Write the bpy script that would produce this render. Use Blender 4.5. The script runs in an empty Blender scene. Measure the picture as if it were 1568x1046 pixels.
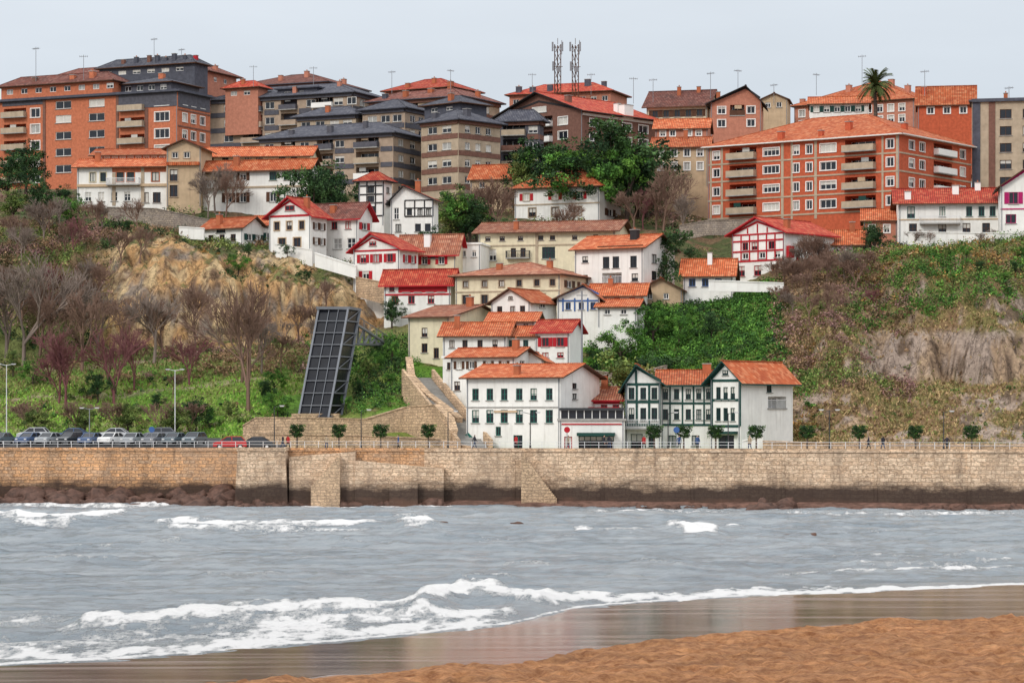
import bpy, bmesh, math, random, numpy as np
from mathutils import Vector, Matrix
random.seed(7); RNG=np.random.default_rng(7)
F=4000.0; CX=784.0; HY=640.0; CH=10.0
def X(px,D): return (px-CX)*D/F
def Z(py,D): return CH+(HY-py)*D/F
scene=bpy.context.scene
COL=scene.collection
# ------------------------------------------------------------------ materials
MATS={}
def newmat(name):
    m=bpy.data.materials.new(name); m.use_nodes=True
    nt=m.node_tree; b=nt.nodes['Principled BSDF']
    return m,nt,b
def N(nt,t,**k):
    n=nt.nodes.new(t)
    for a,v in k.items():
        if a in n.inputs: n.inputs[a].default_value=v
        else: setattr(n,a,v)
    return n
def mixc(nt,fac,a,b,mode='MIX'):
    n=nt.nodes.new('ShaderNodeMix'); n.data_type='RGBA'; n.blend_type=mode
    for s,v in ((0,fac),(6,a),(7,b)):
        if isinstance(v,bpy.types.NodeSocket): nt.links.new(v,n.inputs[s])
        elif s==0: n.inputs[0].default_value=v
        else: n.inputs[s].default_value=(v[0],v[1],v[2],1)
    return n.outputs[2]
def mapr(nt,src,a,b,c,d):
    n=nt.nodes.new('ShaderNodeMapRange'); nt.links.new(src,n.inputs[0])
    for i,v in enumerate((a,b,c,d)): n.inputs[1+i].default_value=v
    return n.outputs[0]
def bump(nt,b,h,strength,dist=0.1):
    n=N(nt,'ShaderNodeBump'); n.inputs['Strength'].default_value=strength; n.inputs['Distance'].default_value=dist
    nt.links.new(h,n.inputs['Height']); nt.links.new(n.outputs[0],b.inputs['Normal'])
def math_(nt,op,a,b_=None,c=None):
    n=nt.nodes.new('ShaderNodeMath'); n.operation=op
    for i,v in enumerate((a,b_,c)):
        if v is None: continue
        if isinstance(v,bpy.types.NodeSocket): nt.links.new(v,n.inputs[i])
        else: n.inputs[i].default_value=v
    return n.outputs[0]
def noise_(nt,vec,scale=1,detail=6,rough=.6,sc=None,rot=None):
    if sc:
        mp=N(nt,'ShaderNodeMapping'); mp.inputs['Scale'].default_value=sc
        if rot: mp.inputs['Rotation'].default_value=rot
        nt.links.new(vec,mp.inputs[0]); vec=mp.outputs[0]
    n=N(nt,'ShaderNodeTexNoise'); n.inputs['Scale'].default_value=scale; n.inputs['Detail'].default_value=detail; n.inputs['Roughness'].default_value=rough
    nt.links.new(vec,n.inputs['Vector']); return n.outputs[0]
def M(name,col=None,rough=.85,var=.25,scale=.8,streak=.0,spec=.25,bmp=.3):
    if name in MATS: return MATS[name]
    m,nt,b=newmat(name)
    tc=N(nt,'ShaderNodeTexCoord')
    ns=noise_(nt,tc.outputs['Object'],scale,8,.65)
    c=mixc(nt,1.0,col,mapr(nt,ns,.3,.7,1-var,1+var*.5),'MULTIPLY')
    if streak>0:
        n2=noise_(nt,tc.outputs['Object'],1,6,.6,(2.2,2.2,.22))
        c=mixc(nt,mapr(nt,n2,.52,.75,0,streak),c,(col[0]*.45,col[1]*.42,col[2]*.38))
    nt.links.new(c,b.inputs['Base Color'])
    b.inputs['Roughness'].default_value=rough; b.inputs['Specular IOR Level'].default_value=spec
    if bmp: bump(nt,b,ns,bmp,.05)
    MATS[name]=m; return m
def roofmat(name,c1,c2,c3):
    m,nt,b=newmat(name)
    uv=N(nt,'ShaderNodeUVMap'); sp=N(nt,'ShaderNodeSeparateXYZ'); nt.links.new(uv.outputs[0],sp.inputs[0])
    tc=N(nt,'ShaderNodeTexCoord')
    n1=noise_(nt,tc.outputs['Object'],.5,8,.75)
    n2=N(nt,'ShaderNodeTexWhiteNoise'); n2.noise_dimensions='2D'
    mp=N(nt,'ShaderNodeMapping'); mp.inputs['Scale'].default_value=(2.2,2.0,1); nt.links.new(uv.outputs[0],mp.inputs[0])
    fl=N(nt,'ShaderNodeVectorMath'); fl.operation='FLOOR'; nt.links.new(mp.outputs[0],fl.inputs[0]); nt.links.new(fl.outputs[0],n2.inputs['Vector'])
    oi=N(nt,'ShaderNodeObjectInfo')
    c=mixc(nt,mapr(nt,n1,.38,.62,0,1),c1,c2)
    c=mixc(nt,mapr(nt,n2.outputs[0],.5,1.0,0,.85),c,c3)
    n3=noise_(nt,tc.outputs['Object'],1.8,6,.7)
    c=mixc(nt,mapr(nt,n3,.55,.72,0,.7),c,(c2[0]*.45,c2[1]*.6,c2[2]*.7))
    c=mixc(nt,1.0,c,mapr(nt,oi.outputs['Random'],0,1,.75,1.12),'MULTIPLY')
    wv=math_(nt,'MULTIPLY',sp.outputs[0],3.3*2*math.pi); sn=math_(nt,'SINE',wv)
    c=mixc(nt,1.0,c,mapr(nt,sn,-1,0,.5,1.08),'MULTIPLY')
    nt.links.new(c,b.inputs['Base Color']); b.inputs['Roughness'].default_value=.85; b.inputs['Specular IOR Level'].default_value=.2
    bump(nt,b,sn,.8,.06)
    MATS[name]=m; return m
def stonemat(name,c1,c2,mortar,bw=.8,bh=.38,wet=False,streak=.5):
    m,nt,b=newmat(name)
    uv=N(nt,'ShaderNodeUVMap'); geo=N(nt,'ShaderNodeNewGeometry'); pos=geo.outputs['Position']
    nd=N(nt,'ShaderNodeTexNoise'); nd.inputs['Scale'].default_value=1.1; nd.inputs['Detail'].default_value=4
    nt.links.new(pos,nd.inputs['Vector'])
    vm=N(nt,'ShaderNodeVectorMath'); vm.operation='MULTIPLY_ADD'; vm.inputs[1].default_value=(.6,.35,0)
    nt.links.new(nd.outputs['Color'],vm.inputs[0]); nt.links.new(uv.outputs[0],vm.inputs[2])
    br=N(nt,'ShaderNodeTexBrick'); br.inputs['Scale'].default_value=1; br.inputs['Brick Width'].default_value=bw; br.inputs['Row Height'].default_value=bh
    br.inputs['Mortar Size'].default_value=.05; br.inputs['Mortar Smooth'].default_value=.5; br.inputs['Bias'].default_value=0; br.offset=.37; br.squash=1.4; br.squash_frequency=3
    br.inputs['Color1'].default_value=(0,0,0,1); br.inputs['Color2'].default_value=(1,1,1,1); br.inputs['Mortar'].default_value=(.5,.5,.5,1)
    nt.links.new(vm.outputs[0],br.inputs['Vector'])
    cs=N(nt,'ShaderNodeSeparateColor'); nt.links.new(br.outputs[0],cs.inputs[0])
    mpv=N(nt,'ShaderNodeMapping'); mpv.inputs['Scale'].default_value=(.9/bw,.9/bh,1); nt.links.new(vm.outputs[0],mpv.inputs[0])
    vo=N(nt,'ShaderNodeTexVoronoi'); nt.links.new(mpv.outputs[0],vo.inputs['Vector'])
    vs=N(nt,'ShaderNodeSeparateColor'); nt.links.new(vo.outputs['Color'],vs.inputs[0])
    c=mixc(nt,cs.outputs[0],c1,c2)
    c=mixc(nt,1,c,mapr(nt,vs.outputs[1],0,1,.6,1.4),'MULTIPLY')
    c=mixc(nt,mapr(nt,vs.outputs[0],.8,1,0,.6),c,(c1[0]*1.25,c1[1]*1.3,c1[2]*1.4))
    c=mixc(nt,math_(nt,'MULTIPLY',br.outputs['Fac'],.75),c,mortar)
    n1=noise_(nt,pos,.35,9,.7); n3=noise_(nt,pos,2.2,7,.7); n5=noise_(nt,pos,.09,4,.6)
    c=mixc(nt,1.0,c,mapr(nt,n1,.3,.7,.75,1.3),'MULTIPLY')
    c=mixc(nt,mapr(nt,n3,.54,.74,0,.55),c,(c1[0]*.4,c1[1]*.35,c1[2]*.33))
    c=mixc(nt,mapr(nt,n5,.5,.62,0,.3),c,(c2[0]*.8,c2[1]*.85,c2[2]*.95))
    if streak:
        n4=noise_(nt,pos,1,7,.65,(.8,.8,.10))
        c=mixc(nt,mapr(nt,n4,.52,.70,0,streak),c,(.10,.07,.055))
    if wet:
        sp=N(nt,'ShaderNodeSeparateXYZ'); nt.links.new(pos,sp.inputs[0])
        n6=noise_(nt,pos,.5,7,.65,(.5,.5,1.4))
        ad=math_(nt,'MULTIPLY_ADD',n6,-3.2,sp.outputs[2])
        c=mixc(nt,mapr(nt,ad,.35,1.5,.94,0),c,(.042,.027,.023))
        c=mixc(nt,mapr(nt,ad,-1.6,-.7,.7,0),c,(.16,.085,.06))
    nt.links.new(c,b.inputs['Base Color']); b.inputs['Roughness'].default_value=.9; b.inputs['Specular IOR Level'].default_value=.2
    bump(nt,b,br.outputs['Fac'],-.8,.12)
    MATS[name]=m; return m
def attrmat(name,rough=.8,spec=.15,ns=2.5,lo=.65,hi=1.25,bmp=.6,bd=.25,cracks=False):
    m,nt,b=newmat(name)
    at=N(nt,'ShaderNodeAttribute'); at.attribute_name='Col'
    geo=N(nt,'ShaderNodeNewGeometry')
    n1=noise_(nt,geo.outputs['Position'],ns,9,.75)
    c=mixc(nt,1.0,at.outputs['Color'],mapr(nt,n1,.3,.7,lo,hi),'MULTIPLY')
    if cracks:
        n2=noise_(nt,geo.outputs['Position'],.55,7,.6,(1,1,.55))
        d=math_(nt,'ABSOLUTE',math_(nt,'SUBTRACT',n2,.5))
        c=mixc(nt,1.0,c,mapr(nt,d,0,.03,.4,1),'MULTIPLY')
    nt.links.new(c,b.inputs['Base Color']); b.inputs['Roughness'].default_value=rough; b.inputs['Specular IOR Level'].default_value=spec
    if bmp: bump(nt,b,n1,bmp,bd)
    MATS[name]=m; return m
M('white_plaster',(.84,.83,.79),streak=.35,var=.12,scale=.5)
M('white_paint',(.84,.83,.80),rough=.6,var=.05)
M('cream_plaster',(.76,.68,.49),streak=.4,var=.18)
M('beige_plaster',(.54,.40,.26),streak=.4,var=.2)
M('stone_beige',(.46,.37,.27),streak=.25,var=.25)
M('apartment_beige',(.42,.32,.24),streak=.25,var=.25)
M('pink_brick',(.50,.21,.14),var=.25,scale=1.5,streak=.2)
M('orange_brick',(.54,.175,.09),var=.3,scale=2.0,streak=.25)
M('red_brick',(.52,.11,.05),var=.3,scale=2.0,streak=.25)
M('brown_brick',(.20,.10,.075),var=.3,scale=2.0,streak=.25)
M('grey_brick',(.10,.10,.12),var=.3,scale=2.0,streak=.25)
M('slate',(.085,.09,.115),var=.35,scale=1.2)
M('red_paint',(.45,.012,.022),rough=.6,var=.2)
M('magenta_paint',(.42,.01,.12),rough=.6,var=.2)
M('green_paint',(.012,.06,.05),rough=.6,var=.2)
M('teal_paint',(.012,.13,.10),rough=.6,var=.2)
M('blue_paint',(.05,.12,.32),rough=.6,var=.2)
M('brown_wood',(.10,.045,.025),rough=.7,var=.3)
M('dark_wood',(.03,.028,.03),rough=.7,var=.3)
M('concrete',(.36,.35,.33),var=.3,streak=.3)
M('paving',(.38,.32,.26),var=.25)
M('asphalt',(.06,.06,.062),var=.2)
M('metal_grey',(.22,.23,.25),rough=.5,var=.15,spec=.5)
M('metal_white',(.7,.7,.7),rough=.5,var=.1)
M('metal_dark',(.03,.032,.035),rough=.5,var=.15,spec=.5)
M('glass',(.018,.022,.03),rough=.12,var=.4,scale=.6,spec=.5,bmp=0)
M('curtain',(.40,.40,.38),rough=.7,var=.3,spec=.4,bmp=0)
M('blind',(.62,.60,.55),rough=.8,var=.15,bmp=0)
M('terracotta',(.42,.13,.06),var=.3)
M('bark',(.10,.075,.06),var=.4,scale=3)
M('twig_brown',(.25,.155,.115),var=.3,scale=.3,bmp=0)
M('twig_grey',(.27,.21,.175),var=.3,scale=.3,bmp=0)
M('twig_red',(.24,.095,.10),var=.3,scale=.3,bmp=0)
roofmat('roof_orange',(.60,.15,.055),(.42,.09,.035),(.70,.27,.13))
roofmat('roof_red',(.52,.07,.04),(.36,.045,.03),(.62,.17,.09))
roofmat('roof_old',(.44,.16,.09),(.27,.10,.065),(.54,.28,.18))
roofmat('roof_dark',(.24,.08,.06),(.13,.06,.05),(.30,.14,.11))
roofmat('roof_slate',(.10,.105,.13),(.07,.07,.09),(.15,.15,.17))
stonemat('sea_wall_stone',(.60,.33,.16),(.46,.31,.20),(.20,.12,.075),bw=.75,bh=.38,wet=True,streak=.5)
stonemat('pale_wall_stone',(.62,.47,.33),(.50,.35,.23),(.28,.19,.13),bw=1.0,bh=.45,wet=True,streak=.5)
stonemat('garden_stone',(.58,.41,.26),(.44,.31,.20),(.24,.17,.12),bw=.7,bh=.35,streak=.35)
stonemat('grey_stone',(.34,.28,.22),(.25,.21,.18),(.14,.12,.1),bw=.6,bh=.3,streak=.3)
attrmat('leaves',ns=.6,lo=.7,hi=1.3,bmp=0)
attrmat('terrain',ns=1.6,lo=.5,hi=1.4,bmp=1.0,bd=.7,cracks=True)
# ------------------------------------------------------------------ mesh tools
class MB:
    def __init__(s): s.v=[]; s.f=[]; s.uv=[]
    def poly(s,pts,uv=None):
        i=len(s.v); s.v+= [tuple(p) for p in pts]; s.f.append(tuple(range(i,i+len(pts))))
        s.uv+= uv if uv else [(p[0]+p[1],p[2]) for p in pts]
    def hexa(s,c):
        for q in ((3,2,1,0),(4,5,6,7),(0,1,5,4),(1,2,6,5),(2,3,7,6),(3,0,4,7)):
            s.poly([c[j] for j in q])
    def box(s,x0,y0,z0,x1,y1,z1):
        s.hexa([(x0,y0,z0),(x1,y0,z0),(x1,y1,z0),(x0,y1,z0),(x0,y0,z1),(x1,y0,z1),(x1,y1,z1),(x0,y1,z1)])
    def bar(s,p,q,w,h=None,up=(0,0,1)):
        p=Vector(p);q=Vector(q);d=(q-p)
        if d.length<1e-6: return
        d.normalize(); u=Vector(up)
        if abs(d.dot(u))>.98: u=Vector((0,1,0))
        a=d.cross(u).normalized(); b=a.cross(d); h=h or w; a=a*w/2; b=b*h/2
        s.hexa([p-a-b,p+a-b,p+a+b,p-a+b,q-a-b,q+a-b,q+a+b,q-a+b])
    def cyl(s,p,q,r0,r1=None,n=8):
        p=Vector(p);q=Vector(q);d=(q-p).normalized();r1=r0 if r1 is None else r1
        u=Vector((0,0,1)) if abs(d.z)<.9 else Vector((1,0,0)); a=d.cross(u).normalized(); b=a.cross(d)
        c0=[p+(a*math.cos(t)+b*math.sin(t))*r0 for t in [i*2*math.pi/n for i in range(n)]]
        c1=[q+(a*math.cos(t)+b*math.sin(t))*r1 for t in [i*2*math.pi/n for i in range(n)]]
        for i in range(n):
            j=(i+1)%n; s.poly([c0[i],c0[j],c1[j],c1[i]])
        s.poly(c0[::-1]); s.poly(c1)
    def slab(s,pts,th,edge=None):
        P=[Vector(p) for p in pts]; e=(P[1]-P[0]).normalized(); n=(P[1]-P[0]).cross(P[-1]-P[0]).normalized(); g=n.cross(e)
        uv=[((p-P[0]).dot(e),(p-P[0]).dot(g)) for p in P]
        s.poly(P,uv)
        Q=[p-Vector((0,0,th)) for p in P]
        t=edge or s
        t.poly(Q[::-1])
        for i in range(len(P)):
            j=(i+1)%len(P); t.poly([P[i],P[j],Q[j],Q[i]])
    def mesh(s,name,mat):
        me=bpy.data.meshes.new(name); me.from_pydata(s.v,[],s.f)
        u=me.uv_layers.new(name='UVMap'); u.data.foreach_set('uv',np.array(s.uv,dtype=np.float32).ravel())
        me.materials.append(MATS[mat] if isinstance(mat,str) else mat); return me
    def obj(s,name,mat,parent=None):
        o=bpy.data.objects.new(name,s.mesh(name,mat)); COL.objects.link(o)
        if parent: o.parent=parent
        return o
def empty(name,loc=(0,0,0)):
    e=bpy.data.objects.new(name,None); COL.objects.link(e); e.location=loc; e.empty_display_size=.5; return e
def group(name,parts,loc=(0,0,0),rot=0):
    e=empty(name,loc); e.rotation_euler[2]=rot
    for pn,mb,mat in parts:
        if mb.v: mb.obj(pn,mat,e)
    return e
def mesh_np(name,co,faces,mat,cols=None,smooth=False):
    me=bpy.data.meshes.new(name); n=faces.shape[1]
    me.vertices.add(len(co)); me.vertices.foreach_set('co',co.astype(np.float32).ravel())
    me.loops.add(faces.size); me.loops.foreach_set('vertex_index',faces.astype(np.int32).ravel())
    me.polygons.add(len(faces)); me.polygons.foreach_set('loop_start',np.arange(0,faces.size,n,dtype=np.int32))
    try: me.polygons.foreach_set('loop_total',np.full(len(faces),n,dtype=np.int32))
    except Exception: pass
    me.update(calc_edges=True)
    if cols is not None:
        a=me.attributes.new('Col','FLOAT_COLOR','POINT')
        c=np.ones((len(co),4),dtype=np.float32); c[:,:3]=cols; a.data.foreach_set('color',c.ravel())
    if smooth: me.polygons.foreach_set('use_smooth',np.ones(len(faces),dtype=bool))
    me.materials.append(MATS[mat]); return me
def link(name,me,loc=(0,0,0),sc=(1,1,1),rz=0):
    o=bpy.data.objects.new(name,me); COL.objects.link(o); o.location=loc; o.scale=sc; o.rotation_euler[2]=rz; return o
# ------------------------------------------------------------------ numpy noise
TAB=RNG.random((256,256))
def vn(x,y):
    ix=np.floor(x).astype(int); iy=np.floor(y).astype(int); fx=x-ix; fy=y-iy
    fx=fx*fx*(3-2*fx); fy=fy*fy*(3-2*fy)
    a=TAB[ix&255,iy&255]; b=TAB[(ix+1)&255,iy&255]; c=TAB[ix&255,(iy+1)&255]; d=TAB[(ix+1)&255,(iy+1)&255]
    return (a*(1-fx)+b*fx)*(1-fy)+(c*(1-fx)+d*fx)*fy
def fbm(x,y,o=4):
    s=0;a=.5;t=0
    for i in range(o):
        s=s+a*vn(x+i*37.3,y+i*17.7); t+=a; a*=.5; x=x*2.03; y=y*2.03
    return s/t
def sstep(x,a,b):
    t=np.clip((x-a)/(b-a),0,1); return t*t*(3-2*t)
# ------------------------------------------------------------------ terrain
PXC=np.array([-300,0,200,400,500,600,700,800,900,1000,1100,1200,1300,1400,1568,1900],float)
ROWS=[(312,[687]*16),
(320,[686,686,686,682,668,655,672,686,686,686,686,676,655,650,650,650]),
(330,[668,668,666,655,640,615,625,640,650,650,650,620,605,602,606,606]),
(340,[635,635,630,620,610,585,585,590,600,600,590,565,572,584,590,590]),
(345,[618,618,612,600,598,565,560,560,570,565,552,538,525,514,512,512]),
(360,[565,565,560,550,545,520,505,505,508,488,480,455,440,435,430,430]),
(372,[535,535,530,522,512,500,480,478,478,462,454,418,402,388,376,376]),
(377,[510,485,455,430,435,470,464,460,463,452,446,406,391,380,369,369]),
(385,[420,400,385,390,412,436,444,438,440,434,436,398,382,374,368,368]),
(400,[350,350,348,368,388,402,408,402,398,400,408,388,374,366,362,362]),
(420,[322,322,320,324,340,352,352,348,348,350,362,352,348,348,348,348]),
(450,[290,290,290,294,298,304,304,304,304,308,325,322,322,322,322,322]),
(480,[292]*16),(560,[292]*16)]
DR=np.array([r[0] for r in ROWS],float)
ZT=np.array([[Z(p,r[0]) for p in r[1]] for r in ROWS]); ZT[0,:]=6.25
def ywall(x):
    return np.interp(x,[-3000,-60,-8,56,3000],[306,303,298,286,280])
def base_h(x,y):
    px=np.clip(CX+F*x/np.maximum(y,1),PXC[0],PXC[-1]-1)
    D=np.clip(y,DR[0],DR[-1]-.01)
    j=np.clip(np.searchsorted(PXC,px)-1,0,len(PXC)-2); i=np.clip(np.searchsorted(DR,D,side='right')-1,0,len(DR)-2)
    u=(px-PXC[j])/(PXC[j+1]-PXC[j]); u=u*u*(3-2*u); v=(D-DR[i])/(DR[i+1]-DR[i])
    return (ZT[i,j]*(1-u)+ZT[i,j+1]*u)*(1-v)+(ZT[i+1,j]*(1-u)+ZT[i+1,j+1]*u)*v
def wildf(px,y):
    return np.maximum(sstep(-px,-620,-560)*sstep(y,362,372)*sstep(-y,-400,-388), sstep(px,1180,1260)*sstep(y,316,326)*sstep(-y,-375,-362))
def height(x,y):
    x=np.asarray(x,float); y=np.asarray(y,float)
    px=CX+F*x/np.maximum(y,1)
    wild=wildf(px,y)
    yy=y+wild*((fbm(x*.16,y*.05+9,4)-.5)*16+(fbm(x*.7+50,y*.4,3)-.5)*4.5)
    yy=np.where(y<313,y,yy)
    h=base_h(x,yy)
    w=sstep(y,314,322)*sstep(-y,-460,-430)
    h=h+w*((fbm(x*.12+5,y*.12,4)-.5)*1.8+(fbm(x*.9,y*.9,3)-.5)*.5)+wild*(fbm(x*1.3,y*1.3,3)-.5)*1.4
    return h
def rockmask(x,y,z,sl):
    px=CX+F*x/y; py=HY-(z-CH)*F/y; n2=fbm(x*.5+9,y*.5,4); n5=fbm(x*.12+3,z*.2,3)
    left=sstep(px,110,200)*sstep(-px,-640,-600)*sstep(y,364,370)*sstep(-y,-396,-388)*sstep(sl+(n2-.5)*1.2+(n5-.5)*1.2,.30,.55)
    r1=sstep(px,1290,1350)*sstep(py,500,514)*sstep(-py,-592,-572)*sstep(sl+(n2-.5)*1.2+(n5-.5),.25,.5)
    r2=sstep(px,1200,1260)*sstep(y,316,322)*sstep(-y,-372,-362)*sstep(sl+(n2-.5)*1.2+(n5-.5)*1.6,1.35,1.6)
    r3=sstep(px,1180,1200)*sstep(py,590,610)*sstep(n2+n5*.7,.84,.94)
    return np.maximum(np.maximum(left,r1),np.maximum(r2,r3)*.9)
def slope_at(x,y):
    e=.8
    return np.hypot(height(x,y+e)-height(x,y-e),height(x+e,y)-height(x-e,y))/(2*e)
def axis(a,b,st,far,g=1.35):
    c=list(np.arange(a,b+1e-6,st)); d=st; p=b
    while p<far: d*=g; p+=d; c.append(p)
    return c
xs=np.array([-v for v in axis(78,78.01,.6,4000)[::-1][:-1]]+list(np.arange(-78,78.01,.45))+axis(78,78.01,.6,4000)[1:])
ts=np.array(axis(0,130,.45,6000))
GX,GT=np.meshgrid(xs,ts); GY=ywall(GX)+.7+GT
GZ=height(GX,GY)
nr,nc=GX.shape
def gridfaces(nr,nc):
    i=np.arange(nr-1)[:,None]*nc+np.arange(nc-1)[None,:]; i=i.ravel()
    return np.stack([i,i+1,i+nc+1,i+nc],1)
gpx=CX+F*GX/GY; gpy=HY-(GZ-CH)*F/GY
sl=slope_at(GX,GY)
n1=fbm(GX*.1,GY*.1,4); n2=fbm(GX*.5+9,GY*.5,4); n3=fbm(GX*.25+80,GZ*.5,4)
def C(*c): return np.array(c)
def full(c): return np.broadcast_to(c,GX.shape+(3,))
grass=C(.15,.31,.04); grass2=C(.24,.31,.07); dirt=C(.24,.155,.09); brown=C(.30,.19,.10)
rockO=C(.62,.37,.17); rockG=C(.32,.26,.21); rockP=C(.50,.39,.32); scrub=C(.10,.12,.045)
def lerp(a,b,t): return a*(1-t[...,None])+b*t[...,None]
col=lerp(full(grass),grass2,sstep(n1,.45,.6))
col=lerp(col,dirt,sstep(n2,.58,.70)*.7)
col=lerp(col,C(.22,.16,.09),sstep(GY,352,366)*.6)
right=sstep(gpx,1150,1220)
rc=lerp(full(brown),C(.25,.21,.08),sstep(n1,.42,.55)); rc=lerp(rc,C(.38,.27,.16),sstep(n2,.5,.62))
col=lerp(col,rc,right)
up=sstep(GY,376,392)
col=lerp(col,lerp(full(scrub),dirt,sstep(n2,.45,.6)),up)
for d0,k in ((336,.10),(350,.06),(358,-.05)):
    pth=np.exp(-((GY-d0-GX*k-(fbm(GX*.05,GY*0+d0,2)-.5)*6)/.8)**2)*sstep(-GX,30,34)
    col=lerp(col,C(.48,.38,.26),pth*.8)
rk=lerp(lerp(full(rockO),rockG,sstep(n3,.48,.66)),C(.74,.54,.30),sstep(n2,.52,.64))
rk=lerp(rk,C(.24,.15,.09),sstep(fbm(GX*.8,GZ*.9,3),.60,.72))
rk2=lerp(full(rockP),C(.55,.39,.26),sstep(n3,.5,.6)); rk2=lerp(rk2,C(.20,.14,.10),sstep(fbm(GX*.9,GZ*.8,3),.56,.67))
rk=lerp(rk,rk2,right)
col=lerp(col,rk,rockmask(GX,GY,GZ,sl))
terr=mesh_np('terrain_hillside',np.stack([GX,GY,GZ],-1).reshape(-1,3),gridfaces(nr,nc),'terrain',col.reshape(-1,3),True)
link('hillside_terrain',terr)
# ------------------------------------------------------------------ promenade & sea wall
prom=MB(); xsr=[-400,-60,-8,56,400]
for a,b in zip(xsr[:-1],xsr[1:]):
    prom.poly([(a,ywall(a)+.5,6.34),(b,ywall(b)+.5,6.34),(b,ywall(b)+10,6.34),(a,ywall(a)+10,6.34)])
prom.obj('promenade_pavement','paving')
def zpark(y): return 6.62+(y-308)*.06
road=MB()
road.hexa([(-200,308,5.5),(-27,308,5.5),(-27,324,5.5),(-200,324,5.5),(-200,308,zpark(308)),(-27,308,zpark(308)),(-27,324,zpark(324)),(-200,324,zpark(324))]); road.obj('car_park_road','asphalt')
def seawall():
    w=MB(); p=MB(); xa=np.concatenate([np.arange(-300,-42,8),np.arange(-42,70,2.0),np.arange(70,400,12)])
    U=0
    for a,b in zip(xa[:-1],xa[1:]):
        ya,yb=float(ywall(a)),float(ywall(b)); L=math.hypot(b-a,yb-ya)
        m = w if b<-8.5 else p
        m.poly([(a,ya-.5,-1.5),(b,yb-.5,-1.5),(b,yb,6.2),(a,ya,6.2)],[(U,-1.5),(U+L,-1.5),(U+L,6.2),(U,6.2)])
        m.poly([(a,ya,6.2),(b,yb,6.2),(b,yb+.8,6.2),(a,ya+.8,6.2)])
        for (o0,o1,z0,z1) in ((-.12,.5,6.2,6.42),(.02,.42,6.42,6.62)):
            m.hexa([(a,ya+o0,z0),(b,yb+o0,z0),(b,yb+o1,z0),(a,ya+o1,z0),(a,ya+o0,z1),(b,yb+o0,z1),(b,yb+o1,z1),(a,ya+o1,z1)])
        if a>-8 and int(a/2)%5==0:
            m.hexa([(a,ya-.62,-1.5),(a+.35,ya-.62,-1.5),(a+.35,ya+.1,-1.5),(a,ya+.1,-1.5),(a,ya-.13,6.1),(a+.35,ya-.13,6.1),(a+.35,ya+.1,6.1),(a,ya+.1,6.1)])
        U+=L
    x0,x1=X(366,297),X(438,297); yf=ywall((x0+x1)/2)-4.5
    bas=MB()
    bas.hexa([(x0-.4,yf-.4,-1.5),(x1+.4,yf-.4,-1.5),(x1+.4,yf+6,-1.5),(x0-.4,yf+6,-1.5),(x0,yf,6.3),(x1,yf,6.3),(x1,yf+6,6.3),(x0,yf+6,6.3)])
    bas.box(x0-.1,yf-.1,6.3,x1+.1,yf+.3,6.7); bas.box(x0-.1,yf+.3,6.3,x0+.3,yf+5,6.7); bas.box(x1-.3,yf+.3,6.3,x1+.1,yf+5,6.7)
    x2=X(545,298); yq=float(ywall(x2))-2.6
    bas.hexa([(x1+.4,yq-.3,-1.5),(x2,yq-.3,-1.5),(x2,yq+3,-1.5),(x1+.4,yq+3,-1.5),(x1+.4,yq,5.6),(x2,yq,6.2),(x2,yq+3,6.2),(x1+.4,yq+3,5.6)])
    x3=X(680,298); yq2=float(ywall(x3))-1.6
    bas.hexa([(x2,yq2-.5,-1.5),(x3,yq2-.5,-1.5),(x3,yq2+2,-1.5),(x2,yq2+2,-1.5),(x2,yq2-.3,5.2),(x3,yq2-.3,4.3),(x3,yq2+2,4.3),(x2,yq2+2,5.2)])
    bas.box(X(597,296),yq2-1.4,-1.5,X(640,296),yq2-.6,2.8)
    st=MB()
    def steps(pxa,za,pxb,zb,wd):
        n=int(abs(za-zb)/.2); xa_,xb_=X(pxa,297),X(pxb,297)
        for i in range(n):
            xx0=xa_+(xb_-xa_)*i/n; xx1=xa_+(xb_-xa_)*(i+1)/n; zz=za+(zb-za)*i/n; yy=float(ywall((xa_+xb_)/2))-.6
            st.box(min(xx0,xx1),yy-wd,-1.5,max(xx0,xx1),yy+.3,zz)
    steps(798,6.1,852,.8,1.3)
    steps(522,5.8,478,2.2,3.6)
    e=empty('sea_wall')
    w.obj('wall_left','sea_wall_stone',e); p.obj('wall_right','pale_wall_stone',e); bas.obj('bastion','pale_wall_stone',e); st.obj('wall_steps','garden_stone',e)
    l=MB()
    for a,b in zip(xa[:-1],xa[1:]):
        if b<-50: continue
        wa=2.2+1.0*math.sin(a*.21)+.8*math.sin(a*.83); wb=2.2+1.0*math.sin(b*.21)+.8*math.sin(b*.83)
        ya,yb=float(ywall(a)),float(ywall(b))
        l.hexa([(a,ya-wa-.6,-1.5),(b,yb-wb-.6,-1.5),(b,yb,-1.5),(a,ya,-1.5),(a,ya-wa,.32+.1*math.sin(a)),(b,yb-wb,.32+.1*math.sin(b)),(b,yb,.75),(a,ya,.75)])
    M('ledge_rock',(.18,.10,.075),var=.6,scale=1.2,bmp=1)
    l.obj('wall_foot_ledge','ledge_rock',e)
seawall()
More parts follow.
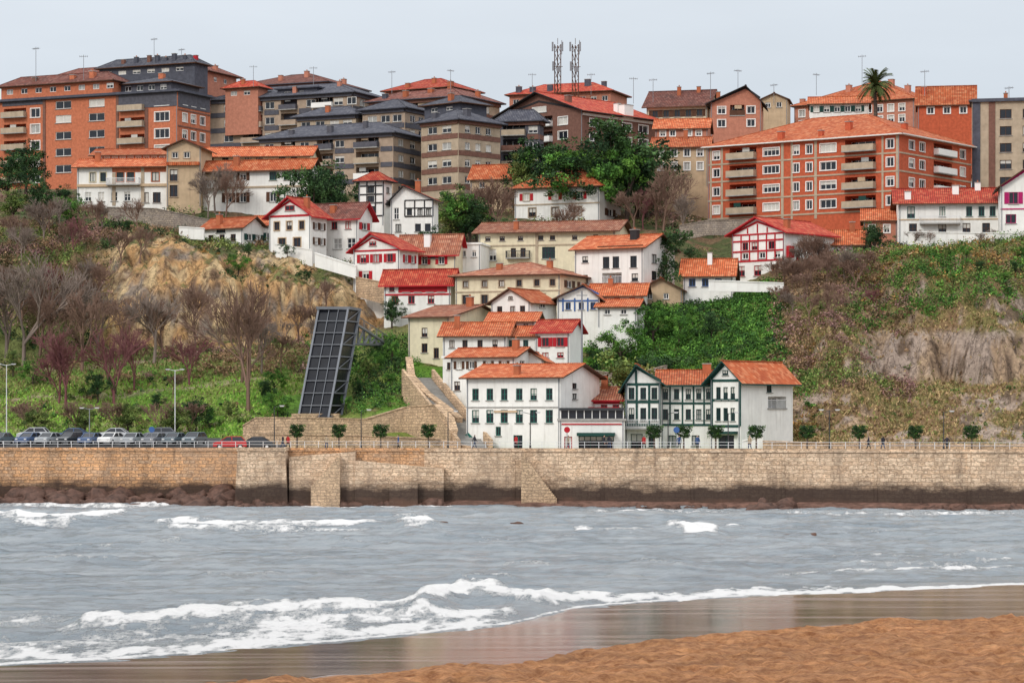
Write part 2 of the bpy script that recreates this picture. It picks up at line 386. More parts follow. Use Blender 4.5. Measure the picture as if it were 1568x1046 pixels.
def rocks(name,specs,mat):
    vs=[];fs=[];off=0
    bm=bmesh.new(); bmesh.ops.create_icosphere(bm,subdivisions=2,radius=1)
    base=np.array([v.co[:] for v in bm.verts]); bf=np.array([[v.index for v in f.verts] for f in bm.faces]); bm.free()
    for (x,y,z,r) in specs:
        q=base*RNG.uniform(.5,1.4,3); nn=fbm(base[:,0]*1.7+x*3+50,base[:,1]*1.7+base[:,2]*2.1+y,3)
        q=q*(.3+1.4*nn)[:,None]*r; q[:,2]*=.6
        a=RNG.uniform(0,6.28); c,s_=math.cos(a),math.sin(a); q=q@np.array([[c,s_,0],[-s_,c,0],[0,0,1]])
        vs.append(q+[x,y,z]); fs.append(bf+off); off+=len(base)
    link(name,mesh_np(name,np.concatenate(vs),np.concatenate(fs),mat))
sp=[]
for px0,px1,n,rm_,zz in ((-150,366,420,1.6,1.5),(366,440,30,.8,.4),(440,690,110,.9,.5),(700,1568,260,.5,.3),(1135,1195,34,1.1,.7),(1300,1568,60,.7,.2)):
    for i in range(n):
        px=random.uniform(px0,px1); x=X(px,298); yw=float(ywall(x)); d=random.uniform(.3,5 if px<360 else 3.4)
        sp.append((x,yw-d-(3 if px0==1135 else (4.5 if px0==366 else 0)),zz*max(0,1-d/5)*random.uniform(.3,1.1)-.1,random.random()**1.5*rm_*.9+.25))
for px,py in ((792,803),(678,802),(1245,822),(1210,821)):
    D=40000/(py-640); sp.append((X(px,D),D,.05,.45))
M('wet_rock',(.12,.065,.048),var=.7,scale=1.2,bmp=1,rough=.7,spec=.3)
rocks('shore_rocks',sp,'wet_rock')
rl=MB()
xr=np.arange(-75,62,1.6)
for a,b in zip(xr[:-1],xr[1:]):
    ya,yb=float(ywall(a))+.25,float(ywall(b))+.25; zb=6.62
    rl.box(a-.03,ya-.03,zb-.02,a+.03,ya+.03,zb+.75)
    for h in (.72,.38): rl.bar((a,ya,zb+h),(b,yb,zb+h),.04)
rl.obj('promenade_railing','metal_white')
# ------------------------------------------------------------------ walls
def wall_poly(name,pts,th,mat,cap=None,ext=3):
    w=MB(); c=MB(); U=0
    for (p0,D0,t0,b0),(p1,D1,t1,b1) in zip(pts[:-1],pts[1:]):
        x0,x1=X(p0,D0),X(p1,D1); L=math.hypot(x1-x0,D1-D0); n=Vector((-(D1-D0),x1-x0)).normalized()*th
        z0,z1=Z(t0,D0),Z(t1,D1); bz0,bz1=Z(b0,D0)-ext,Z(b1,D1)-ext
        w.poly([(x0,D0,bz0),(x1,D1,bz1),(x1,D1,z1),(x0,D0,z0)],[(U,bz0),(U+L,bz1),(U+L,z1),(U,z0)])
        w.poly([(x0+n.x,D0+n.y,bz0),(x1+n.x,D1+n.y,bz1),(x1+n.x,D1+n.y,z1),(x0+n.x,D0+n.y,z0)],[(U,bz0),(U+L,bz1),(U+L,z1),(U,z0)])
        w.poly([(x0,D0,z0),(x1,D1,z1),(x1+n.x,D1+n.y,z1),(x0+n.x,D0+n.y,z0)])
        w.poly([(x0,D0,bz0),(x0,D0,z0),(x0+n.x,D0+n.y,z0),(x0+n.x,D0+n.y,bz0)]); w.poly([(x1,D1,bz1),(x1,D1,z1),(x1+n.x,D1+n.y,z1),(x1+n.x,D1+n.y,bz1)])
        m=n*(.1/th)
        c.hexa([(x0-m.x,D0-m.y,z0+.004),(x1-m.x,D1-m.y,z1+.004),(x1+n.x+m.x,D1+n.y+m.y,z1+.004),(x0+n.x+m.x,D0+n.y+m.y,z0+.004),(x0-m.x,D0-m.y,z0+.15),(x1-m.x,D1-m.y,z1+.15),(x1+n.x+m.x,D1+n.y+m.y,z1+.15),(x0+n.x+m.x,D0+n.y+m.y,z0+.15)])
        U+=L
    group(name,[('wall_body',w,mat),('wall_coping',c,cap or mat)])
wall_poly('stone_retaining_wall',[(372,319,652,690),(392,318,640,690),(470,317,640,690),(560,317,642,690),(620,318,624,690),(665,316,620,690),(684,312,640,690),(690,309,660,690)],.8,'garden_stone')
wall_poly('stone_retaining_wall',[(395,312,664,690),(560,311,668,690),(664,309,672,690),(722,306,686,690)],.5,'garden_stone')
wall_poly('stone_garden_wall',[(1168,302,676,690),(1300,299,680,690),(1568,296,682,690),(1900,294,682,690)],.6,'garden_stone')
wall_poly('white_garden_wall',[(420,386,374,382),(478,384,383,392)],.4,'white_plaster',ext=1.5)
wall_poly('white_garden_wall',[(482,381,388,402),(545,378,408,420)],.4,'white_plaster',ext=.6)
wall_poly('stone_garden_wall',[(545,377,425,438),(590,373,434,450)],.4,'garden_stone',ext=1.5)
wall_poly('white_garden_wall',[(274,393,348,360),(312,392,350,362)],.4,'white_plaster',ext=.5)
wall_poly('grey_stone_wall',[(165,406,318,340),(240,404,320,345),(310,402,335,350),(405,400,350,365)],.5,'grey_stone')
wall_poly('white_garden_wall',[(1085,362,430,440),(1200,360,434,442)],.4,'white_plaster',ext=.5)
wall_poly('stone_garden_wall',[(1040,402,346,358),(1085,400,338,350),(1200,398,335,350)],.4,'grey_stone',ext=1)
wall_poly('stone_garden_wall',[(892,330,565,600),(960,328,575,600),(1020,326,560,600)],.4,'grey_stone')
wall_poly('white_garden_wall',[(1390,376,356,368),(1568,374,358,368),(1700,372,358,368)],.3,'white_plaster',ext=1)
wall_poly('white_garden_wall',[(1136,303,676,690),(1168,303,668,690)],.4,'white_plaster')
# ------------------------------------------------------------------ stairs
def stairs():
    s=MB(); p=MB()
    a=Vector((X(728,307),307,6.35)); b=Vector((X(640,333),333,Z(578,333))); n=int((b.z-a.z)/.17)
    d=(b-a); dh=Vector((d.x,d.y,0)).normalized(); sd=Vector((dh.y,-dh.x,0))*1.6
    for i in range(n):
        q0=a+d*i/n; q1=a+d*(i+1)/n; z=a.z+d.z*(i+1)/n
        c=[q0-sd,q0+sd,q1+sd,q1-sd]
        s.hexa([(v.x,v.y,a.z-1) for v in c]+[(v.x,v.y,z) for v in c])
    for sg in (-1,1):
        o=sd*sg*1.12; o2=sd*sg*1.34
        c0,c1,c2,c3=a+o,a+o2,b+o2,b+o
        p.hexa([(c0.x,c0.y,4),(c1.x,c1.y,4),(c2.x,c2.y,4),(c3.x,c3.y,4),(c0.x,c0.y,a.z+1.1),(c1.x,c1.y,a.z+1.1),(c2.x,c2.y,b.z+1.1),(c3.x,c3.y,b.z+1.1)])
    group('outdoor_staircase',[('steps',s,'concrete'),('parapets',p,'garden_stone')])
stairs()
wall_poly('stone_retaining_wall',[(622,334,548,600),(626,331,575,620),(650,326,602,640),(672,322,618,650),(700,316,640,680)],.7,'garden_stone')
# ------------------------------------------------------------------ buildings
class Bld:
    def __init__(s,name,A,B,C,ye,yb,D,th=20,side='R',wall='white_plaster',S=8,found=6,plinth=None,pipes=True):
        s.name=name; s.side=side; s.wall=wall; s.D=D; s.parts={}; s.holes={'f':[],'s':[]}; s.found=found; s.R=None; s.kind='flat'
        t=math.radians(th); s.c,s.s=math.cos(t),math.sin(t)
        uA,uB=(A-CX)/F,(B-CX)/F; uC=(C-CX)/F if C is not None else None
        if side=='R':
            s.n=(uB*D,D); s.W=(s.n[0]-uA*D)/(s.c+uA*s.s)
            s.S=S if uC is None else (uC*D-s.n[0])/(s.s-uC*s.c)
            ox,oy=s.n[0]-s.W*s.c,D+s.W*s.s; rot=-t
        else:
            s.n=(uA*D,D); s.W=(uB*D-s.n[0])/(s.c-uB*s.s)
            s.S=S if uC is None else (s.n[0]-uC*D)/(s.s+uC*s.c)
            ox,oy=s.n; rot=t
        if not (2<s.S<40): s.S=max(3,min(abs(s.S),25))
        s.zb=Z(yb,D); s.H=Z(ye,D)-s.zb
        s.Mx=Matrix.Translation((ox,oy,s.zb))@Matrix.Rotation(rot,4,'Z')
        s.loc=(ox,oy,s.zb); s.rot=rot; s.Inv=s.Mx.inverted(); s.k=0
        if pipes:
            for a in (.12,s.W-.22): s.fb('f',a,0,a+.1,s.H,.003,.10,'metal_grey')
    def P(s,k):
        if k not in s.parts: s.parts[k]=MB()
        return s.parts[k]
    def a(s,face,px):
        u=(px-CX)/F; D=s.D; nx=s.n[0]
        if face=='f':
            return s.W-(nx-u*D)/(s.c+u*s.s) if s.side=='R' else (u*D-nx)/(s.c-u*s.s)
        return (u*D-nx)/(s.s-u*s.c) if s.side=='R' else (nx-u*D)/(s.s+u*s.c)
    def z(s,py): return Z(py,s.D)-s.zb
    def p3(s,face,a,z,d):
        if face=='f': return (a,-d,z)
        return (s.W+d,a,z) if s.side=='R' else (-d,a,z)
    def fb(s,face,a0,z0,a1,z1,d0,d1,mat):
        c=[s.p3(face,a,z,d) for z in (z0,z1) for (a,d) in ((a0,d0),(a1,d0),(a1,d1),(a0,d1))]
        s.P(mat).hexa(c)
    def box(s,face,x0,y0,x1,y1,d0,d1,mat):
        s.k+=1; e=(s.k%9)*.0017
        s.fb(face,s.a(face,x0),s.z(y1),s.a(face,x1),s.z(y0),d0,d1+e,mat)
    def strip(s,face,x0,y0,x1,y1,w,mat,d=.07):
        s.k+=1; d=d+(s.k%11)*.0023
        a0,z0,a1,z1=s.a(face,x0),s.z(y0),s.a(face,x1),s.z(y1)
        L=math.hypot(a1-a0,z1-z0) or 1; na,nz=-(z1-z0)/L*w/2,(a1-a0)/L*w/2
        q=[(a0-na,z0-nz),(a1-na,z1-nz),(a1+na,z1+nz),(a0+na,z0+nz)]
        s.P(mat).hexa([s.p3(face,p[0],p[1],.002) for p in q]+[s.p3(face,p[0],p[1],d) for p in q])
    def band(s,face,y0,y1,mat,d=.06):
        L=s.W if face=='f' else s.S; s.k+=1
        s.fb(face,.02,s.z(y1),L-.02,s.z(y0),.003,d+(s.k%9)*.0017,mat)
    def window(s,face,a0,z0,a1,z1,fr='white_paint',mull=1,tr=0,shut=None,surr=None,rec=.2,gl=None,sill=True,sw=None):
        L=s.W if face=='f' else s.S
        a0,a1=min(a0,a1),max(a0,a1)
        g=gl or random.choice(['glass']*7+['curtain','blind'])
        hole=z1<s.H-.08 and a0>.05 and a1<L-.05 and z0>-s.found
        dr=-rec if hole else .02
        if hole: s.holes[face].append((a0,z0,a1,z1,rec))
        s.fb(face,a0+.001,z0+.001,a1-.001,z1-.001,dr+.004,dr+.03,g)
        if g=='glass' and random.random()<.3:
            zz=z1-(z1-z0)*random.uniform(.25,.6); s.fb(face,a0+.09,zz,a1-.09,z1-.09,dr+.031,dr+.05,'blind')
        w=.09; f0,f1=dr+.03,dr+.09
        s.fb(face,a0,z0,a1,z0+w,f0,f1,fr); s.fb(face,a0,z1-w,a1,z1,f0,f1,fr)
        s.fb(face,a0,z0+w,a0+w,z1-w,f0,f1,fr); s.fb(face,a1-w,z0+w,a1,z1-w,f0,f1,fr)
        for i in range(mull):
            m=a0+(a1-a0)*(i+1)/(mull+1); s.fb(face,m-.04,z0+w,m+.04,z1-w,f0,f1-.004,fr)
        for i in range(tr):
            m=z0+(z1-z0)*(i+1)/(tr+1); s.fb(face,a0+w,m-.03,a1-w,m+.03,f0,f1-.008,fr)
        if surr:
            for q in ((a0-.14,z1,a1+.14,z1+.14),(a0-.14,z0,a0,z1),(a1,z0,a1+.14,z1)): s.fb(face,*q,.003,.05,surr)
        if sill: s.fb(face,a0-.12,z0-.1,a1+.12,z0,.003,.14,surr or 'concrete')
        if shut:
            h=sw or (a1-a0)/2
            o=.15 if surr else .02
            for q in ((a0-o-h,a0-o),(a1+o,a1+o+h)):
                s.fb(face,q[0],z0,q[1],z1,.02,.07,shut)
                s.fb(face,q[0]+.08,z0+.1,q[1]-.08,(z0+z1)/2-.04,.07,.085,shut); s.fb(face,q[0]+.08,(z0+z1)/2+.04,q[1]-.08,z1-.1,.07,.085,shut)
    def win(s,face,xs,ys,w,h,**k):
        for y in ys:
            for x in xs:
                a=s.a(face,x); wm=abs(s.a(face,x+w/2)-s.a(face,x-w/2))/2
                s.window(face,a-wm,s.z(y+h/2),a+wm,s.z(y-h/2),**k)
    def loggia(s,face,x0,x1,yt,yb,rail='white_paint',rec=1.3,proj=.0,bars=False):
        a0,a1=s.a(face,x0),s.a(face,x1); z0,z1=s.z(yb),s.z(yt); L=s.W if face=='f' else s.S
        a0=max(a0,.1); a1=min(a1,L-.1); z1=min(z1,s.H-.12)
        s.holes[face].append((a0,z0,a1,z1,rec))
        s.fb(face,a0+.3,z0+.01,a1-.3,z1-.25,-rec+.01,-rec+.06,'glass')
        n=max(2,int((a1-a0)/1.2))
        for i in range(n+1):
            m=a0+.3+(a1-a0-.6)*i/n; s.fb(face,m-.05,z0+.01,m+.05,z1-.25,-rec+.06,-rec+.11,'white_paint')
        s.fb(face,a0-.1,z0-.16,a1+.1,z0,.004,.12+proj,'concrete')
        if random.random()<.4 and not bars:
            m=a0+(a1-a0)*random.uniform(.1,.6); s.fb(face,m,z1-.7,min(m+1.3,a1-.1),z1-.05,-.1,-.04,random.choice(['blind','green_paint','curtain','beige_plaster']))
        if bars:
            s.fb(face,a0,z0+.95,a1,z0+1.02,.0+proj-.03,.06+proj,rail)
            m=a0
            while m<a1: s.fb(face,m,z0,m+.05,z0+.95,proj,.04+proj,rail); m+=.22
        else:
            s.fb(face,a0-.08,z0+.004,a1+.08,z0+.95,.006+proj,.10+proj,rail)
            if proj:
                for q in (a0-.08,a1): s.fb(face,q,z0+.004,q+.08,z0+.95,.006,.006+proj,rail)
    def balcony(s,face,x0,x1,y,d=1.1,rail='metal_dark'):
        a0,a1=s.a(face,x0),s.a(face,x1); z0=s.z(y)
        s.fb(face,a0,z0-.18,a1,z0,.005,d,'concrete'); s.fb(face,a0,z0+.95,a1,z0+1.03,d-.08,d-.01,rail)
        for q in (a0,a1-.06): s.fb(face,q,z0+.95,q+.06,z0+1.03,.01,d-.08,rail)
        m=a0+.02
        while m<a1-.05: s.fb(face,m,z0,m+.045,z0+.95,d-.07,d-.02,rail); m+=.2
        for q in (a0+.01,a1-.06):
            dd=.1
            while dd<d-.1: s.fb(face,q,z0,q+.04,z0+.95,dd,dd+.04,rail); dd+=.2
    def wy(s,x,y): return (s.Mx@Vector((x,y,0))).y
    def roof(s,kind,yr,mat='roof_orange',oh=.5,fas='brown_wood',rx=None,wall=None,th=.18):
        W,S,H=s.W,s.S,s.H; o=oh; R_=s.P(mat); E=s.P(fas); wl=s.P(wall or s.wall); L=.19; R=.3
        if kind=='gx':
            R=max(.4,Z(yr,s.wy(W/2,S/2))-s.zb-H-L); sl=R/(S/2); h=H+L
            R_.slab([(-o,-o,h-o*sl),(W+o,-o,h-o*sl),(W+o,S/2,h+R),(-o,S/2,h+R)],th,E)
            R_.slab([(W+o,S+o,h-o*sl),(-o,S+o,h-o*sl),(-o,S/2,h+R),(W+o,S/2,h+R)],th,E)
            for x in (0,W): wl.poly([(x,0,H),(x,S,H),(x,S/2,H+R)])
            R_.bar((-o,S/2,h+R+.03),(W+o,S/2,h+R+.03),.3,.12)
        elif kind=='gy':
            r=s.a('f',rx) if rx else W/2
            R=max(.4,Z(yr,s.wy(r,0))-s.zb-H-L); h=H+L; s1=R/r; s2=R/(W-r)
            R_.slab([(-o,S+o,h-o*s1),(-o,-o,h-o*s1),(r,-o,h+R),(r,S+o,h+R)],th,E)
            R_.slab([(W+o,-o,h-o*s2),(W+o,S+o,h-o*s2),(r,S+o,h+R),(r,-o,h+R)],th,E)
            for y in (0,S): wl.poly([(0,y,H),(W,y,H),(r,y,H+R)])
            R_.bar((r,-o,h+R+.03),(r,S+o,h+R+.03),.3,.12)
        elif kind=='hip':
            R=max(.4,Z(yr,s.wy(W/2,S/2))-s.zb-H-L); h=H+L-.02
            if W>=S: a,b=(min(S/2,W*.45),S/2),(W-min(S/2,W*.45),S/2)
            else: a,b=(W/2,min(W/2,S*.45)),(W/2,S-min(W/2,S*.45))
            c=[(-o,-o,h),(W+o,-o,h),(W+o,S+o,h),(-o,S+o,h)]; ra=(*a,h+R); rb=(*b,h+R)
            if W>=S: polys=[[c[0],c[1],rb,ra],[c[1],c[2],rb],[c[2],c[3],ra,rb],[c[3],c[0],ra]]
            else: polys=[[c[0],c[1],ra],[c[1],c[2],rb,ra],[c[2],c[3],rb],[c[3],c[0],ra,rb]]
            for p in polys: R_.slab(p,.10,E)
            R_.bar(ra,rb,.3,.14)
            for q,r in ((0,ra),(1,rb if W>=S else ra),(2,rb),(3,ra if W>=S else rb)): R_.bar(c[q],r,.25,.12)
            E.box(-o+.02,-o+.02,H+.002,W+o-.02,S+o-.02,h-.105) if h-.105>H+.01 else None
        else:
            s.P(mat).box(-oh*.4,-oh*.4,H,W+oh*.4,S+oh*.4,H+.28)
        s.R=R; s.kind=kind; return s
    def roofz(s,x,y):
        if s.R is None: return s.H
        if s.kind=='gx': return s.H+s.R*max(0,1-abs(y-s.S/2)/(s.S/2))
        if s.kind=='hip': return s.H+s.R*min(1,max(0,min(x,s.W-x,y,s.S-y))/(min(s.W,s.S)/2))
        if s.kind=='gy': return s.H+s.R*max(0,1-abs(x-s.W/2)/(s.W/2))
        return s.H
    def chim(s,px,yt,dep=None,w=.8,mat='terracotta'):
        y=s.S*.5 if dep is None else dep*s.S
        Dd=s.D+y*s.c; p=s.Inv@Vector((X(px,Dd),Dd,0)); x=min(max(p.x,.8),s.W-.8); y=min(max(p.y,.8),s.S-.8)
        z0=s.roofz(x,y); zt=z0+random.uniform(1.0,1.7)
        w=w*random.uniform(.8,1.05)
        s.P(mat).box(x-w/2,y-w/2,s.H-.5,x+w/2,y+w/2,zt)
        s.P('concrete').box(x-w/2-.07,y-w/2-.07,zt,x+w/2+.07,y+w/2+.07,zt+.1)
        if random.random()<.6: s.P('terracotta').cyl((x,y,zt+.1),(x,y,zt+.4),.13,.10,6)
    def done(s):
        W,S,H,f=s.W,s.S,s.H,-s.found; wl=s.P(s.wall)
        for face,L in (('f',W),('s',S)):
            hs=s.holes[face]; xs_=sorted({0,L}|{v for h in hs for v in (h[0],h[2])}); zs_=sorted({f,H}|{v for h in hs for v in (h[1],h[3])})
            for i in range(len(xs_)-1):
                z0=None
                for j in range(len(zs_)-1):
                    cx,cz=(xs_[i]+xs_[i+1])/2,(zs_[j]+zs_[j+1])/2
                    inh=any(h[0]<cx<h[2] and h[1]<cz<h[3] for h in hs)
                    if not inh and z0 is None: z0=zs_[j]
                    if inh and z0 is not None:
                        wl.poly([s.p3(face,a,z,0) for a,z in ((xs_[i],z0),(xs_[i+1],z0),(xs_[i+1],zs_[j]),(xs_[i],zs_[j]))]); z0=None
                if z0 is not None: wl.poly([s.p3(face,a,z,0) for a,z in ((xs_[i],z0),(xs_[i+1],z0),(xs_[i+1],H),(xs_[i],H))])
            for (a0,z0,a1,z1,r) in hs:
                wl.poly([s.p3(face,a,z,-r) for a,z in ((a0,z0),(a1,z0),(a1,z1),(a0,z1))])
                for (p,q) in (((a0,z0),(a1,z0)),((a1,z0),(a1,z1)),((a1,z1),(a0,z1)),((a0,z1),(a0,z0))):
                    wl.poly([s.p3(face,p[0],p[1],0),s.p3(face,q[0],q[1],0),s.p3(face,q[0],q[1],-r),s.p3(face,p[0],p[1],-r)])
        wl.poly([(0,S,f),(W,S,f),(W,S,H),(0,S,H)])
        ox=0 if s.side=='R' else W
        wl.poly([(ox,0,f),(ox,S,f),(ox,S,H),(ox,0,H)])
        wl.poly([(0,0,H),(W,0,H),(W,S,H),(0,S,H)])
        e=empty(s.name,s.loc); e.rotation_euler[2]=s.rot
        nm={s.wall:'walls','glass':'window_glass','curtain':'window_curtains','blind':'window_blinds','concrete':'sills_and_caps','metal_grey':'downpipes'}
        for k,mb in s.parts.items():
            if mb.v:
                mb.obj(('roof' if k.startswith('roof') else nm.get(k,k+'_trim')),k,e)
        return e
ar=lambda a,b,s:list(np.arange(a,b,s))
# --- far-left brick apartments
b=Bld('rooftop_apartment_building',62,318,362,110,170,540,25,wall='pink_brick',pipes=False)
b.win('f',ar(80,310,16),[119],8,7,sill=False); b.win('s',[330,345],[119],5,7,sill=False)
b.roof('hip',99,'roof_dark',1.0)
for x,y in ((100,92),(120,92),(330,96)): b.chim(x,y,.4,1.0,'pink_brick')
b.done()
b=Bld('penthouse_building',152,298,318,97,130,532,25,wall='slate',pipes=False); b.win('f',ar(165,295,22),[104],12,6,sill=False); b.roof('hip',88,'roof_slate',.8)
for x in (160,186,212,228,245,262,283): b.chim(x,70,.4,.8,random.choice(['slate','slate','brown_brick']))
b.chim(308,60,.3,.9,'red_paint'); b.done()
b=Bld('brick_apartment_building',-60,272,322,140,300,470,25,wall='orange_brick',found=10)
rows=[172,198,224,250]
b.box('f',182,141,271,162,.003,.10,'grey_brick'); b.box('s',272.5,141,321,163,.003,.10,'grey_brick')
b.box('f',4,141,69,147,.003,.10,'grey_brick'); b.box('f',178,141,182,299,.003,.12,'brown_brick'); b.box('f',222,163,227,299,.003,.12,'brown_brick'); b.box('f',66,141,70,299,.003,.12,'brown_brick')
b.win('f',[97,148],rows+[150],24,12,sill=True,mull=1); b.win('f',[148],[274],24,12,sill=True)
for y in [165,190,216,242,268]:
    b.loggia('f',6,40,y-14,y,rail='stone_beige',rec=1.6,proj=.9); b.loggia('f',184,221,y-14,y,rail='stone_beige',rec=1.6,proj=.9)
b.win('f',[54],[160,185,211,237,263],14,14,surr='white_paint'); b.win('f',[248],[153,177,203,228,254],22,14,surr='white_paint',mull=2)
b.win('s',[283,296,310],[152,178,204,229,254],7,13,surr='white_paint')
for y in (166,191,217,243): b.band('s',y,y+2,'brown_brick',.1)
b.band('f',136,141,'slate',.5); b.band('s',136,141,'slate',.5)
b.roof('flat',135,'slate',2.0)
b.done()
b=Bld('rooftop_floor',2,172,196,124,150,480,25,wall='orange_brick',pipes=False); b.win('f',ar(15,170,22),[131],10,8,sill=False); b.roof('hip',114,'roof_dark',.8)
for x in (22,100,140): b.chim(x,100,.5,1.0,random.choice(['orange_brick','brown_brick']))
b.done()
b=Bld('rooftop_floor',185,262,305,126,150,478,25,wall='grey_brick',pipes=False); b.win('f',ar(196,258,18),[132],10,8,sill=False); b.roof('hip',118,'roof_slate',.8); b.chim(248,105,.5,1.0,'orange_brick'); b.done()
# --- grey apartments
def striped(name,A,B,C,ye,yb,D,th,rows,fc,sc,dk='grey_brick',lt='apartment_beige',roof='roof_slate',yr=None,rk='hip',log=(),side='R',w=14):
    b=Bld(name,A,B,C,ye,yb,D,th,side=side,wall=lt,found=8,pipes=False)
    fcl=[x for x in fc if not any(l[0]-3<x<l[1]+3 for l in log)]
    b.win('f',fcl,rows,w,11,fr='white_paint'); b.win('s',sc,rows,8,11,fr='white_paint')
    for r in rows:
        for (p,q) in log: b.loggia('f',p,q,r-10,r+8,rail=random.choice([dk,lt,'white_paint','stone_beige']),rec=1.6,proj=.8)
        edges=[A+1]+sorted(log and [v for l in log for v in (l[0]-3,l[1]+3)] or [])+[B-1]
        for e0,e1 in zip(edges[::2],edges[1::2]):
            if e1-e0>3: b.box('f',e0,r+7.5,e1,r+15,.003,.10,dk)
        b.band('s',r+7.5,r+15,dk,.08)
    b.band('f',ye,ye+5,dk,.35); b.band('s',ye,ye+5,dk,.35)
    b.roof(rk,yr or ye-14,roof,1.0,fas='slate')
    return b
b=striped('grey_apartment_building',320,540,592,142,240,525,25,[154,178,202],ar(350,540,21),[555,575],log=[(372,402),(430,455),(480,510)],yr=131)
for x in (330,380,452,520): b.chim(x,118,.5,.9,'pink_brick')
b.done()
b=Bld('rooftop_floor',425,485,510,134,160,530,25,wall='slate',pipes=False); b.win('f',[440,460],[141],10,7,sill=False); b.roof('flat',130,'slate',1.5); b.done()
b=Bld('rooftop_floor',345,395,410,134,160,533,25,wall='pink_brick',pipes=False); b.win('f',[358,378],[141],10,7,sill=False); b.roof('hip',124,'roof_red',.8); b.chim(370,110); b.done()
b=striped('brown_apartment_building',360,500,560,126,200,560,25,[138],ar(370,500,20),[520,540],yr=114,roof='roof_dark',dk='brown_brick',lt='pink_brick')
for x in (365,430,470,535): b.chim(x,98,.5,1.0,random.choice(['pink_brick','slate']))
b.done()
b=striped('brown_apartment_building',566,705,765,148,230,515,30,[160,182],ar(580,700,20),[725,745],yr=130,roof='roof_dark',dk='brown_brick',lt='stone_beige',log=[(610,640)])
for x in (575,618,660,690,742): b.chim(x,108,.5,1.0,random.choice(['terracotta','slate']))
b.done()
b=Bld('rooftop_floor',590,690,735,134,160,522,30,wall='pink_brick',pipes=False); b.win('f',ar(600,690,18),[141],9,7,sill=False); b.roof('hip',121,'roof_red',.8); b.chim(620,110); b.chim(665,110); b.done()
b=striped('grey_apartment_building',398,602,646,204,300,452,25,[216,240,264,288],ar(412,600,27),[614,632],log=[(545,580),(430,452),(485,510)],yr=190)
for x in (425,500,560): b.chim(x,176,.5,.9,'grey_brick')
b.done()
b=striped('grey_apartment_building',555,620,655,166,240,475,30,[180,202],[570,590,608],[632,645],yr=152); b.done()
b=striped('grey_apartment_building',455,545,570,176,240,480,25,[188],[468,490,512,532],[],yr=164,lt='stone_beige'); b.chim(500,160); b.done()
b=striped('brown_apartment_building',645,702,766,184,305,448,42,[196,222,248,274],[662,684],[716,732,748],dk='brown_brick',lt='stone_beige',yr=168)
b.chim(660,150,.5,1.0,'grey_brick'); b.chim(715,152,.5,1.0,'grey_brick'); b.done()
b=Bld('rooftop_floor',650,705,745,158,190,462,42,wall='slate',pipes=False); b.win('f',[665,688],[164],10,6,sill=False); b.roof('hip',147,'roof_slate',.9); b.chim(690,138); b.done()
b=striped('grey_apartment_building',764,826,830,186,290,462,15,[198,222,246],[816],[],dk='brown_brick',lt='grey_brick',log=[(770,804)],yr=168); b.done()
# --- gabled chalet building
b=Bld('gabled_apartment_building',760,892,1004,168,260,470,42,wall='brown_brick',found=8)
b.win('f',[790,862],[182,204],14,12,surr='white_paint'); b.loggia('f',808,846,172,188,rail='white_paint',rec=1.5,proj=.9); b.loggia('f',808,846,196,212,rail='white_paint',rec=1.5,proj=.9)
b.win('s',[910,935,960,985],[186,208],14,12,surr='white_paint')
b.strip('f',764,166,825,148,.35,'dark_wood'); b.strip('f',825,148,888,166,.35,'dark_wood'); b.band('s',172,176,'white_paint'); b.win('f',[826],[161],22,9,gl='blind')
b.roof('gy',141,'roof_red',1.2,rx=825,fas='dark_wood'); b.chim(870,132,.3,1.0,'brown_brick'); b.chim(960,142,.6,2.8,'white_paint'); b.chim(945,130,.6,.9,'white_paint'); b.done()
b=Bld('apartment_building',780,935,960,140,190,520,20,wall='pink_brick',pipes=False); b.win('f',ar(790,930,17),[150],9,8,sill=False); b.roof('hip',128,'roof_red',.8)
for x in (788,812,842,900,925): b.chim(x,112,.5,1.1,'slate')
b.done()
b=Bld('white_apartment_building',990,1083,1100,160,250,485,15,wall='cream_plaster'); b.win('f',ar(1003,1080,17),[172,194],9,11,fr='brown_wood',shut='brown_wood'); b.roof('gx',139,'roof_dark',.8); b.chim(1040,127); b.chim(1070,127); b.done()
b=Bld('brick_house',1088,1166,None,156,230,478,8,wall='pink_brick'); b.win('f',[1105,1150],[168,188],12,11,surr='white_paint'); b.loggia('f',1118,1140,160,176,rail='brown_wood'); b.strip('f',1090,155,1142,134,.35,'dark_wood'); b.strip('f',1142,134,1164,150,.35,'dark_wood'); b.roof('gy',131,'roof_slate',.9,rx=1142,fas='dark_wood'); b.chim(1100,130,.6); b.done()
b=Bld('small_house',1165,1206,None,152,200,500,10,wall='beige_plaster'); b.win('f',[1176,1193],[160],8,8); b.roof('gy',142,'roof_dark',.5); b.done()
b=Bld('orange_roof_house',1003,1084,None,196,240,462,8,wall='pink_brick'); b.win('f',[1015,1030,1055,1070],[203],8,9,surr='white_paint'); b.roof('gx',182,'roof_orange',.5); b.done()
b=Bld('beige_house',1000,1084,None,224,285,440,8,wall='beige_plaster'); b.win('f',[1012,1032,1052,1072],[233,254],9,12,surr='white_paint'); b.strip('f',1002,224,1082,224,.3,'brown_wood'); b.roof('gx',210,'roof_orange',.6); b.chim(1050,200); b.done()
